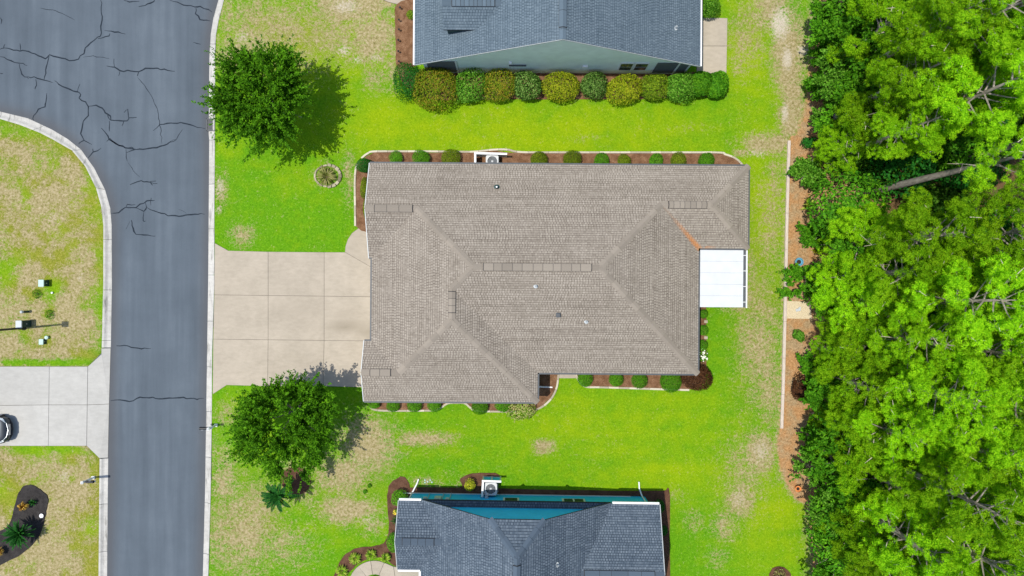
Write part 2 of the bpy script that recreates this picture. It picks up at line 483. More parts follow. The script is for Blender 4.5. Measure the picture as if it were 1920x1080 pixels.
DROP = ([(x, y) for x, y in lerp_line(KR_IN, KR_OUT, .80)] + [(280, 1300)] + lerp_line(KL2_IN, KL2_OUT, .80)[::-1]
        + [(186, 862), (166, 842), (167, 682), (190, 660)] + lerp_line(KL_IN, KL_OUT, .80)[::-1] + [(-900, 190), (-900, -900), (600, -900)])
ROADP = KR_IN + KL2_IN[::-1] + KL_IN[::-1] + [(-900, 180), (-900, -900), (600, -900)]
STRAW_B = [(1560, -900), (1535, -60), (1520, 40), (1505, 120), (1498, 200), (1480, 262), (1478, 300), (1470, 600), (1462, 800), (1456, 835), (1463, 880), (1478, 915), (1494, 938), (1517, 948), (1518, 1000), (1524, 1080), (1530, 2000)]


def straw_x(py): return np.interp(py, [p[1] for p in STRAW_B], [p[0] for p in STRAW_B])


def f_dry(px, py):
    n = vnoise(px / 46, py / 46, 3) * .6 + vnoise(px / 17, py / 17, 4) * .4
    west = (px < 196)
    v = np.where(west, .72 + (n - .5) * .95, .05 + (n - .5) * .30)
    g = blobs(px, py, [(40, 245, 60, 22, .5), (25, 345, 50, 30, .35), (100, 470, 30, 40, .35), (15, 505, 30, 25, .5), (98, 548, 22, 22, .75), (68, 551, 9, 11, .8), (172, 668, 30, 14, .6), (90, 588, 16, 12, .5), (85, 636, 20, 14, .55), (10, 535, 22, 20, .4),
                       (150, 845, 60, 9, .5), (60, 843, 90, 10, .6), (88, 890, 16, 16, .45), (20, 930, 30, 50, .5), (160, 1050, 30, 40, .3), (110, 680, 120, 7, .7), (30, 680, 70, 7, .7), (150, 860, 40, 8, .3)])
    g = np.maximum(g, np.where(west, np.exp(-np.minimum(dist_line(px, py, KL_OUT), dist_line(px, py, KL2_OUT)) / 14) * .75 * (.4 + n), 0))
    v = v - g
    d = blobs(px, py, [(440, 95, 50, 50, .62), (520, 20, 60, 24, .5), (660, 15, 100, 44, .8), (500, 60, 150, 90, .58), (640, 60, 140, 70, .56), (450, 1000, 80, 110, .62), (530, 1020, 80, 60, .5), (560, 930, 60, 30, .45), (420, 900, 30, 70, .6), (1425, 640, 50, 170, .56), (1390, 560, 50, 36, .6), (1445, 420, 36, 120, .5), (1400, 880, 50, 90, .55), (700, 70, 55, 60, .78), (610, 90, 80, 36, .48), (430, 40, 30, 60, .55), (705, 150, 30, 30, .5), (560, 118, 40, 16, .55), (735, 120, 14, 60, .6),
                       (455, 440, 30, 28, .55), (414, 350, 14, 40, .55), (412, 392, 12, 12, .5), (610, 330, 30, 26, .45), (655, 335, 16, 60, .5), (425, 775, 30, 30, .5),
                       (690, 835, 60, 60, .85), (640, 890, 60, 45, .75), (790, 823, 66, 16, .72), (650, 955, 66, 30, .85), (700, 985, 30, 26, .6), (480, 950, 60, 60, .55), (440, 1020, 45, 45, .5), (405, 870, 16, 60, .45), (1020, 838, 24, 15, .85), (540, 880, 40, 20, .5), (800, 905, 50, 16, .4), (860, 900, 40, 20, .3),
                       (1410, 640, 36, 80, .58), (1442, 720, 26, 110, .62), (1425, 580, 36, 30, .55), (1405, 505, 22, 50, .55), (1425, 850, 34, 46, .85), (1388, 935, 34, 42, .75), (1360, 985, 30, 40, .5), (1345, 1050, 30, 30, .4), (1265, 930, 30, 20, .35), (1300, 980, 22, 30, .4), (1440, 400, 40, 90, .42), (1455, 330, 20, 60, .6),
                       (1405, 70, 50, 70, .52), (1440, 20, 50, 50, .72), (1480, 100, 36, 90, .95), (1485, 200, 26, 80, .95), (1440, 270, 60, 24, .75), (1390, 285, 20, 12, .6), (1385, 120, 18, 40, .5), (1100, 260, 50, 10, .25), (1300, 240, 60, 12, .25)])
    n3 = vnoise(px / 9, py / 9, 5) * .5 + vnoise(px / 24, py / 24, 6) * .5
    d2 = np.maximum(v + np.where(west, (n3 - .5) * .9, 0), d * (.62 + n * .5 + n3 * .55))
    edge = np.exp(-np.abs(straw_x(py) - px) / 16) * .65
    return np.maximum(d2, np.where(~west, edge, 0))


def f_sand(px, py):
    return blobs(px, py, [(645, 95, 14, 12, .6), (670, 112, 12, 8, .55), (648, 12, 30, 16, .6), (455, 70, 18, 14, .5), (705, 108, 14, 10, .5), (100, 410, 12, 12, .4), (1463, 45, 20, 34, .85), (1476, 110, 11, 26, .8), (1505, 95, 12, 12, .75), (1472, 212, 8, 22, .75), (1512, 100, 12, 8, .5), (1420, 287, 24, 10, .5), (1385, 935, 20, 24, .42), (1428, 845, 20, 26, .5), (120, 895, 14, 20, .45), (412, 350, 9, 20, .6), (410, 392, 7, 8, .55), (690, 975, 20, 16, .4), (715, 108, 10, 10, .4), (150, 520, 12, 12, .4)])


def f_yellow(px, py):
    n = vnoise(px / 60, py / 40, 9)
    v = blobs(px, py, [(1000, 245, 420, 60, 1.05), (1430, 330, 60, 240, 1.0), (1150, 800, 260, 90, .8), (1450, 960, 70, 120, 1.0), (600, 90, 190, 90, .85), (720, 230, 130, 70, .9), (1250, 900, 200, 60, .8), (1400, 120, 60, 160, .9), (470, 760, 60, 30, .6), (560, 330, 60, 40, .5), (430, 280, 30, 40, .5), (100, 430, 120, 160, .9), (100, 950, 120, 120, .9), (480, 830, 60, 60, .35), (900, 830, 160, 40, .45), (660, 960, 160, 60, .4)])
    band = .05 * np.sin(py / 5.4 + 2 * vnoise(px / 140, py / 60, 12))
    return v * (.6 + .55 * n) + band


def f_olive(px, py):
    n = vnoise(px / 34, py / 34, 31)
    v = np.where(px < 196, .95 - blobs(px, py, [(98, 548, 22, 22, .8), (110, 680, 120, 8, .8), (30, 680, 70, 8, .8), (90, 843, 120, 9, .7), (15, 505, 30, 25, .5), (190, 600, 14, 90, .5), (40, 245, 50, 14, .5)]), 0)
    w = blobs(px, py, [(560, 60, 170, 80, .75), (460, 980, 90, 110, .7), (660, 900, 110, 110, .5), (1420, 600, 60, 240, .6), (1400, 60, 60, 90, .5), (1390, 930, 60, 90, .5), (790, 830, 90, 30, .4), (420, 380, 30, 60, .3)])
    return np.maximum(v, w) * (.55 + .7 * n)


def f_straw(px, py):
    v = 1 / (1 + np.exp(-(px - straw_x(py)) / 2.6))
    return v * np.where(py < 255, np.clip((px - straw_x(py)) / 22, 0, 1), 1)


def f_wood(px, py):
    n = vnoise(px / 40, py / 40, 15)
    return np.clip((px - 1600) / 60 + (n - .5) * .8, 0, .85)


def build_ground():
    fx = np.arange(-37.2, 37.21, .15); fy = np.arange(-21.6, 21.61, .15)
    xs = np.concatenate([np.linspace(-400, -60, 8), np.linspace(-58, -37.6, 24), fx, np.linspace(37.6, 58, 24), np.linspace(60, 400, 8)])
    ys = np.concatenate([np.linspace(-400, -50, 8), np.linspace(-48, -22, 60), fy, np.linspace(22, 48, 60), np.linspace(50, 400, 8)])

    def z(px, py):
        b = (vnoise(px / 30, py / 30, 21) - .5) * .03
        return np.where(in_poly(px, py, DROP), -.16, b - .015)
    grid_obj("lawn_ground", xs, ys, z, {"dry": f_dry, "sand": f_sand, "yellow": f_yellow, "olive": f_olive, "straw": f_straw, "wood": f_wood}, M['lawn'])
    rx = np.concatenate([np.linspace(-110, -40, 10), np.arange(-39.6, -15, .2)]); ry = np.concatenate([np.linspace(-110, -25, 10), np.arange(-24, 33, .25), np.linspace(34, 110, 10)])

    def edge(px, py):
        d = np.minimum(np.minimum(dist_line(px, py, KR_IN), dist_line(px, py, KL_IN)), dist_line(px, py, KL2_IN + [(205, 655)]))
        e = np.exp(-(d / 15) ** 2)
        return e
    road = grid_obj("road", rx, ry, lambda px, py: np.full(px.shape, -.115), {"edge": edge}, M['asphalt'])
    return road


ROAD = build_ground()


# ------------------------------------------------------------------ cracks sealed with tar (each one a part of the road)
def Z(lst, sc, ox, oy): return [[(x / sc + ox, y / sc + oy) for x, y in l] for l in lst]


CR = Z([[(30, 360), (150, 380), (190, 378), (260, 410), (340, 440), (370, 415), (430, 430), (520, 450), (590, 445), (625, 400), (640, 360), (680, 320), (735, 280), (755, 270), (765, 150), (755, 0)],
        [(155, 380), (150, 325)], [(0, 370), (30, 362), (38, 330)], [(0, 425), (30, 428), (110, 470), (175, 475), (205, 492)], [(370, 420), (350, 500), (330, 600)],
        [(145, 480), (155, 530), (185, 575), (215, 590)], [(205, 572), (330, 600), (395, 620)], [(268, 595), (270, 640), (262, 670)],
        [(410, 605), (440, 635), (500, 660), (550, 685), (580, 690), (605, 710), (590, 740), (640, 765), (660, 800), (665, 870), (625, 910), (610, 1000), (630, 1050), (590, 1075)],
        [(580, 690), (600, 630)], [(660, 797), (720, 790), (770, 810), (790, 845), (830, 870), (830, 905), (950, 905), (970, 885), (1025, 880)], [(808, 850), (812, 885), (835, 905)],
        [(965, 890), (960, 820), (930, 845)], [(820, 905), (820, 985)], [(930, 905), (915, 945)], [(800, 495), (860, 505), (900, 530), (1040, 535), (1090, 513), (1180, 515), (1310, 535)],
        [(855, 440), (860, 505)], [(900, 530), (890, 570)], [(735, 290), (820, 270), (825, 250)], [(785, 228), (860, 238), (940, 255)],
        [(1270, 0), (1330, 20), (1400, 38), (1460, 55), (1500, 50), (1560, 75), (1590, 92)], [(1470, 60), (1470, 100), (1500, 145), (1580, 158)], [(1040, 50), (1110, 35), (1150, 10), (1155, -20)],
        [(930, 2), (970, 14), (1045, 10)], [(1450, 318), (1505, 332)], [(1150, 980), (1200, 935), (1280, 920), (1380, 925), (1450, 945), (1540, 965)],
        [(760, 960), (800, 1000), (820, 1045), (870, 1080), (940, 1108)], [(350, 700), (345, 770), (335, 795), (290, 820), (255, 870), (250, 905)], [(0, 130), (15, 150), (8, 180)], [(0, 548), (22, 552)], [(1040, 540), (1030, 572)]], 4, 0, 0)
CR += Z([[(590, 40), (630, 15), (690, 45)], [(660, 145), (700, 105), (760, 70)], [(695, 75), (700, 105)], [(800, 20), (820, 5), (870, 35), (940, 70), (1000, 80), (1120, 75), (1230, 50), (1320, 10)],
         [(940, 68), (990, 62), (1010, 82), (950, 105)], [(945, 80), (955, 170)], [(975, 345), (1060, 315), (1100, 327), (1180, 337)], [(1110, 327), (1170, 318)], [(1125, 325), (1145, 350)],
         [(830, 560), (890, 555), (940, 520), (1020, 518), (1050, 485), (1130, 465), (1160, 462)], [(1020, 518), (1080, 545), (1100, 515), (1090, 480)], [(1080, 545), (1075, 618), (1092, 617)],
         [(1100, 515), (1160, 545), (1260, 575), (1370, 580), (1410, 565), (1535, 567)], [(945, 515), (955, 497), (1015, 495)], [(1135, 445), (1132, 500)], [(985, 610), (990, 650), (1020, 715), (1080, 723), (1165, 732)]], 4, 0, 260)
CR += Z([[(1310, 1010), (1440, 1010), (1520, 1035), (1700, 1040)]], 6, 0, 480) + Z([[(830, 365), (900, 360), (970, 368), (1050, 340), (1240, 350), (1350, 342), (1530, 348)]], 4, 0, 660)
THIN = Z([[(1030, 580), (1130, 700), (1180, 820), (1205, 960), (1215, 1080)], [(1370, 970), (1320, 1040), (1250, 1080)], [(620, 430), (700, 420), (820, 440)], [(300, 60), (420, 80), (560, 150)]], 4, 0, 0) + Z([[(960, 180), (1000, 240), (1050, 290)], [(945, 680), (975, 620)], [(1340, 530), (1400, 560)]], 4, 0, 260)


def crack(line, w, i):
    rg = random.Random(100 + i)
    pts = [P(x, y, -.115) for x, y in line]
    fine = []
    for a, b in zip(pts[:-1], pts[1:]):
        n = max(2, int((b - a).length / .22)); d = (b - a).normalized(); s = Vector((-d.y, d.x, 0))
        for k in range(n):
            fine.append(a.lerp(b, k / n) + s * rg.gauss(0, .028) * (0 if (k == 0 and not fine) else 1))
    fine.append(pts[-1])
    L = len(fine); vs = []; fs = []
    for k, p in enumerate(fine):
        t = (fine[min(k + 1, L - 1)] - fine[max(k - 1, 0)]).normalized(); s = Vector((-t.y, t.x, 0))
        e = min(k, L - 1 - k) / 2.5
        ww = w * rg.uniform(.65, 1.25) * min(1, .35 + e * .65) / 2
        z = .004 + .0006 * (i % 8)
        vs += [p + s * ww + Vector((0, 0, z)), p - s * ww + Vector((0, 0, z))]
    for k in range(L - 1): fs.append((2 * k + 1, 2 * k + 3, 2 * k + 2, 2 * k))
    m = MB(); m.add(vs, fs); m.build("tar_sealed_crack", M['tar'], ROAD)


for i, l in enumerate(CR): crack(l, .085, i)
for i, l in enumerate(THIN): crack(l, .04, 60 + i)


# ------------------------------------------------------------------ kerbs, in cast sections
def kerb(name, a, b, joints_every=3.05):
    root = bpy.data.objects.new(name, None); link(root); root["kind"] = "structure"
    A = [P(x, y) for x, y in a]; B = [P(x, y) for x, y in b]
    fa, fb = [A[0]], [B[0]]
    for i in range(len(A) - 1):
        n = max(1, int((A[i + 1] - A[i]).length / .5))
        for k in range(1, n + 1):
            fa.append(A[i].lerp(A[i + 1], k / n)); fb.append(B[i].lerp(B[i + 1], k / n))
    prof = [(0, -.25), (0, -.108), (.06, -.102), (.45, -.085), (.60, -.045), (.74, .004), (.84, .02), (1, .016), (1, -.25)]
    seg = []; acc = 0; start = 0
    for k in range(1, len(fa)):
        acc += (fa[k] - fa[k - 1]).length
        if acc >= joints_every or k == len(fa) - 1:
            seg.append((start, k)); start = k; acc = 0
    for (s, e) in seg:
        m = MB(); vs = []; fs = []; np_ = len(prof)
        for k in range(s, e + 1):
            pa, pb = fa[k], fb[k]
            t = (fa[min(k + 1, len(fa) - 1)] - fa[max(k - 1, 0)]).normalized()
            off = t * (.014 if k == s else (-.014 if k == e else 0))
            for (f, z) in prof: vs.append(pa.lerp(pb, f) + off + Vector((0, 0, z)))
        for k in range(e - s):
            for j in range(np_ - 1):
                q = (k * np_ + j, k * np_ + j + 1, (k + 1) * np_ + j + 1, (k + 1) * np_ + j)
                fs.append(q)
        fs.append(tuple(range(np_))); fs.append(tuple((e - s) * np_ + j for j in range(np_ - 1, -1, -1)))
        m.add(vs, fs); o = m.build("kerb_section", M['kerb_concrete'], root)
    return root


kerb("kerb", KR_IN, KR_OUT); kerb("kerb", KL_IN, KL_OUT); kerb("kerb", KL2_IN, KL2_OUT)
# ------------------------------------------------------------------ concrete slabs


def slabs(name, polys, mat, base=None, top=.03, gap=.0):
    root = bpy.data.objects.new(name, None); link(root); root["kind"] = "structure"; jf = []
    for poly in polys:
        pts = [P(x, y) for x, y in poly]
        c = sum(pts, Vector()) / len(pts)
        m = MB(); poly2 = [(p.x - (.012 if p.x > c.x else -.012), p.y - (.012 if p.y > c.y else -.012)) for p in pts]
        m.prism(poly2, -.14, top + R.uniform(-.004, .004))
        o = m.build("slab", mat, root, bevel=.008)
        m = MB(); m.prism([(p.x, p.y) for p in pts], -.2, .004 + .0015 * polys.index(poly)); jf.append(m)
    al = MB()
    for m in jf: al.add(m.v, m.f)
    al.build("joint_filler", M['joint'], root, kind="stuff")
    return root


def slab_attr(root, name, fn):
    for o in root.children:
        if o.name.startswith('joint'): continue
        me = o.data; bm = bmesh.new(); bm.from_mesh(me)
        bmesh.ops.triangulate(bm, faces=bm.faces[:]); bmesh.ops.subdivide_edges(bm, edges=bm.edges[:], cuts=9, use_grid_fill=True)
        bm.to_mesh(me); bm.free()
        co = np.zeros(len(me.vertices) * 3, np.float32); me.vertices.foreach_get("co", co); co = co.reshape(-1, 3)
        a = me.attributes.new(name, 'FLOAT', 'POINT'); a.data.foreach_set("value", fn(co[:, 0] * S + 960, 540 - co[:, 1] * S).astype(np.float32))
        for md in list(o.modifiers): o.modifiers.remove(md)


JX = [503, 608]
def jl(x, y0): return y0 + (x - 503) * .012      # the cross joints run a hair off level
y1 = lambda x: jl(x, 554); y2 = lambda x: jl(x, 637)
drive = slabs("driveway", [
    [(403, 456), (428, 470), (503, 472), (503, y1(503)), (402, y1(402))],
    [(503, 472), (608, 473), (608, y1(608)), (503, y1(503))],
    [(608, 473), (647, 473), (700, 503), (745, 503), (745, y1(745)), (608, y1(608))],
    [(402, y1(402)), (503, y1(503)), (503, y2(503)), (400, y2(400))],
    [(503, y1(503)), (608, y1(608)), (608, y2(608)), (503, y2(503))],
    [(608, y1(608)), (745, y1(745)), (745, y2(745)), (608, y2(608))],
    [(400, y2(400)), (503, y2(503)), (502, 724), (425, 722), (399, 739)],
    [(503, y2(503)), (608, y2(608)), (606, 724), (502, 724)],
    [(608, y2(608)), (745, y2(745)), (745, 700), (680, 726), (606, 724)],
    [(647, 473), (648, 462), (652, 449), (660, 437), (672, 428), (690, 423), (745, 423), (745, 503), (700, 503)],
], M['concrete_pale'])
slab_attr(drive, "oil", lambda px, py: blobs(px, py, [(650, 612, 36, 11, .85), (688, 622, 22, 10, .7), (640, 590, 30, 12, .35), (560, 580, 60, 30, .22), (430, 560, 40, 90, .12)]))
nd = slabs("neighbour_driveway", [
    [(-60, 687), (93, 687), (92, 759), (-60, 761)], [(-60, 761), (92, 759), (91, 836), (-60, 836)],
    [(93, 687), (165, 687), (164, 759), (92, 759)], [(92, 759), (164, 759), (163, 836), (91, 836)],
    [(165, 687), (191, 664), (191, 653), (206, 653), (203, 758), (164, 759)], [(164, 759), (203, 758), (201, 859), (187, 859), (163, 836)]], M['concrete_grey'])
for o in nd.children:
    for v in o.data.vertices:
        if v.co.x > P(198, 0).x and v.co.z > -.02: v.co.z = -.10 if not o.name.startswith('joint') else -.108
slabs("patio", [[(1306, 33), (1364, 34), (1363, 86.5), (1306, 86.5)], [(1306, 86.5), (1363, 86.5), (1362, 139), (1306, 137)]], M['concrete_pale'])
slabs("front_path", [[(700, -16), (712, -3), (728, 4), (748, 9), (790, 10), (790, -40), (700, -40)]], M['concrete_pale'])
cx, cy = 702, 1100
wk = []
ang = [200, 232, 262, 292]
def ar(r, a, sx=1.0): return (cx + r * math.cos(math.radians(a)) * sx, cy + r * math.sin(math.radians(a)))
for a0, a1 in zip(ang[:-1], ang[1:]):
    n = 5
    wk.append([ar(49, a0 + (a1 - a0) * k / n) for k in range(n + 1)] + [ar(23, a1 - (a1 - a0) * k / n) for k in range(n + 1)])
wk.append([ar(49, 292), (738, 1062), (742, 1090), ar(23, 330), ar(23, 310), ar(23, 292)])
wk.append([(738, 1062), (800, 1071), (800, 1100), (742, 1090)])
slabs("curved_path", wk, M['concrete_pale'])


# ------------------------------------------------------------------ mulch beds
def bed(name, poly, mat, top=.035):
    pts = [P(x, y) for x, y in poly]
    # rounded through a closed spline, then a bumpy sheet
    fine = []; n = len(pts)
    for i in range(n):
        p0, p1, p2, p3 = pts[i - 1], pts[i], pts[(i + 1) % n], pts[(i + 2) % n]
        if (p2 - p1).length > 3.2:
            fine += [p1.lerp(p2, k / 4) for k in range(4)]; continue
        for k in range(4):
            t = k / 4
            fine.append(.5 * ((2 * p1) + (p2 - p0) * t + (2 * p0 - 5 * p1 + 4 * p2 - p3) * t * t + (3 * p1 - p0 - 3 * p2 + p3) * t ** 3))
    m = MB(); m.prism([(p.x + R.gauss(0, .015), p.y + R.gauss(0, .015)) for p in fine], -.1, top)
    o = m.build(name, mat); o["kind"] = "structure"; return o


bed("mulch_bed", [(668, 425), (668, 345), (671, 312), (682, 298), (694, 290), (712, 285), (800, 286), (880, 287), (930, 283), (985, 288), (1160, 288), (1335, 288), (1360, 292), (1378, 299), (1388, 310), (1380, 318), (1360, 324), (1340, 328), (1300, 330), (720, 330), (716, 425)], M['mulch_red'])
bed("mulch_bed", [(694, 735), (696, 763), (704, 768), (740, 768), (808, 768), (824, 764), (838, 757), (840, 735)], M['mulch_red'], .034)
bed("mulch_bed", [(872, 740), (874, 757), (884, 764), (895, 769), (950, 770), (1003, 767), (1018, 759), (1033, 744), (1042, 724), (1045, 699), (1000, 690), (985, 735)], M['mulch_red'], .036)
bed("mulch_bed", [(1081, 690), (1081, 704), (1089, 716), (1102, 724), (1130, 725), (1240, 728), (1300, 729), (1322, 710), (1324, 660), (1324, 572), (1300, 572), (1300, 690)], M['mulch_red'], .033)
bed("mulch_bed", [(744, 8), (741, 40), (742, 80), (743, 118), (752, 150), (780, 176), (830, 188), (960, 186), (1200, 186), (1330, 180), (1340, 160), (1310, 136), (800, 136), (790, 110), (785, 8)], M['mulch_red'], .037)
bed("mulch_bed", [(745, 897), (756, 893), (765, 902), (769, 915), (769, 935), (775, 1060), (740, 1060), (722, 1046), (700, 1046), (680, 1052), (662, 1066), (648, 1084), (640, 1130), (615, 1130), (626, 1080), (640, 1048), (656, 1034), (674, 1026), (702, 1024), (719, 1018), (727, 1003), (729, 980), (727, 955), (726, 930), (731, 908)], M['mulch_brown'], .032)
bed("mulch_bed", [(769, 926), (769, 914), (860, 914), (862, 900), (875, 890), (900, 887), (936, 890), (938, 916), (1160, 920), (1240, 921), (1256, 930), (1256, 1100), (1230, 1100), (1220, 945), (800, 945)], M['mulch_brown'], .03)
bed("mulch_bed", [(528, 905), (530, 888), (545, 876), (562, 875), (576, 884), (583, 898), (580, 914), (568, 925), (550, 926), (536, 920)], M['mulch_brown'], .031)
bed("mulch_bed", [(-30, 1000), (0, 995), (18, 982), (28, 948), (36, 922), (46, 911), (60, 909), (76, 918), (90, 933), (88, 952), (83, 977), (76, 1000), (62, 1020), (44, 1036), (20, 1050), (-30, 1066)], M['mulch_black'], .035)
bed("mulch_bed", [(1442, 1082), (1448, 1066), (1462, 1062), (1476, 1068), (1484, 1084), (1476, 1100), (1450, 1102)], M['mulch_brown'], .03)
bed("mulch_bed", [(684, 1100), (690, 1086), (702, 1080), (715, 1086), (722, 1100), (702, 1118)], M['mulch_brown'], .03)
o = MB(); o.prism([(P(x, y).x, P(x, y).y) for x, y in [(1474, 564), (1520, 566), (1522, 598), (1472, 597)]], -.05, .02); o = o.build("gravel_patch", M['gravel']); o["kind"] = "structure"


# ------------------------------------------------------------------ garden edging: short cast blocks
def edging(name, line, label, w=.145, block=.62, h=.09, mat='edging', cat="garden edging", part="edging_block"):
    pts = [P(x, y) for x, y in line]
    fine = [pts[0]]
    n = len(pts)
    for i in range(n - 1):
        p0, p1, p2, p3 = pts[max(i - 1, 0)], pts[i], pts[i + 1], pts[min(i + 2, n - 1)]
        k_ = max(2, int((p2 - p1).length / .1))
        for k in range(1, k_ + 1):
            t = k / k_
            fine.append(p1.lerp(p2, t) if (p2 - p1).length > 2.2 else .5 * ((2 * p1) + (p2 - p0) * t + (2 * p0 - 5 * p1 + 4 * p2 - p3) * t * t + (3 * p1 - p0 - 3 * p2 + p3) * t ** 3))
    t = thing(name, label, cat, fine[0])
    off = fine[0]
    start = 0; acc = 0
    for k in range(1, len(fine)):
        acc += (fine[k] - fine[k - 1]).length
        if acc >= block or k == len(fine) - 1:
            if k - start >= 1:
                m = MB(); vs = []; fs = []; hh = h + R.uniform(-.008, .008); cnt = k - start + 1
                for q in range(start, k + 1):
                    tt = (fine[min(q + 1, len(fine) - 1)] - fine[max(q - 1, 0)]).normalized(); s = Vector((-tt.y, tt.x, 0)) * w / 2
                    e = tt * (.007 if q == start else (-.007 if q == k else 0))
                    b = fine[q] - off + e
                    vs += [b - s + Vector((0, 0, -.08)), b - s * .95 + Vector((0, 0, hh - .02)), b - s * .7 + Vector((0, 0, hh)), b + s * .7 + Vector((0, 0, hh)), b + s * .95 + Vector((0, 0, hh - .02)), b + s + Vector((0, 0, -.08))]
                for q in range(cnt - 1):
                    for j in range(5): fs.append((q * 6 + j, (q + 1) * 6 + j, (q + 1) * 6 + j + 1, q * 6 + j + 1))
                fs.append(tuple(range(6))); fs.append(tuple((cnt - 1) * 6 + j for j in range(5, -1, -1)))
                m.add(vs, fs); m.build(part, M[mat], t)
            start = k; acc = 0
    return t


edging("garden_edging", [(666.5, 424), (665.5, 345), (668, 314), (674, 304)], "pale cast edging strip running straight down beside the walkway corner of the brown-roofed house")
edging("garden_edging", [(678, 297), (690, 288), (708, 284), (800, 284), (880, 285), (925, 281), (952, 281), (990, 286), (1160, 286), (1335, 286), (1360, 290), (1380, 298), (1393, 311)], "long pale curved edging along the upper side bed of the brown-roofed house")
edging("garden_edging", [(694, 761), (703, 768), (740, 770), (810, 769.5), (825, 765), (840, 756), (856, 755), (872, 756), (882, 764), (895, 770), (950, 771.5), (968, 771)], "pale edging with an arched notch below the garage wing of the brown roof")
edging("garden_edging", [(1003, 769), (1020, 760), (1035, 745), (1044, 725), (1047, 702)], "quarter circle of pale edging in the inner corner beside the white pipe")
edging("garden_edging", [(1080, 702), (1087, 717), (1100, 725), (1130, 726), (1240, 729.5), (1292, 731)], "pale straight edging in front of the four round bushes below the brown roof")
edging("landscape_timber", [(1479, 264), (1475, 400), (1471, 600), (1468, 720), (1465, 803)], "long pale timber edging dividing the lawn from the pine straw strip", w=.21, block=2.44, h=.13, mat='timber', cat="timber edging", part="timber")
# small step slab by the inner corner
m = MB(); m.prism([(P(x, y).x, P(x, y).y) for x, y in [(1048, 690), (1080, 690), (1080, 709), (1048, 709)]], -.1, .05)
tag(m.build("step_slab", M['concrete_pale'], bevel=.01), "small pale concrete step between the two mulch beds below the brown roof", "step")
for i, (x, y, lb) in enumerate([(1323, 603, "small pale block between the first and second bush below the white awning"), (1323, 633, "small pale block between the second and third bush below the white awning")]):
    m = MB(); c = P(x, y); m.box((c.x, c.y, .03), (.24, .2, .14)); tag(m.build("edging_block", M['edging'], bevel=.012), lb, "block", "pale blocks between the bushes by the awning")


# ------------------------------------------------------------------ roofs
def clip_rect(poly, u0, u1, v0, v1):
    def cut(pts, ax, val, keep_less):
        out = []
        for i in range(len(pts)):
            a, b = pts[i - 1], pts[i]
            ia = (a[ax] <= val) if keep_less else (a[ax] >= val)
            ib = (b[ax] <= val) if keep_less else (b[ax] >= val)
            if ia != ib:
                t = (val - a[ax]) / (b[ax] - a[ax]); out.append((a[0] + (b[0] - a[0]) * t, a[1] + (b[1] - a[1]) * t))
            if ib: out.append(b)
        return out
    for ax, val, kl in ((0, u0, False), (0, u1, True), (1, v0, False), (1, v1, True)):
        if not poly: return []
        poly = cut(poly, ax, val, kl)
    return poly


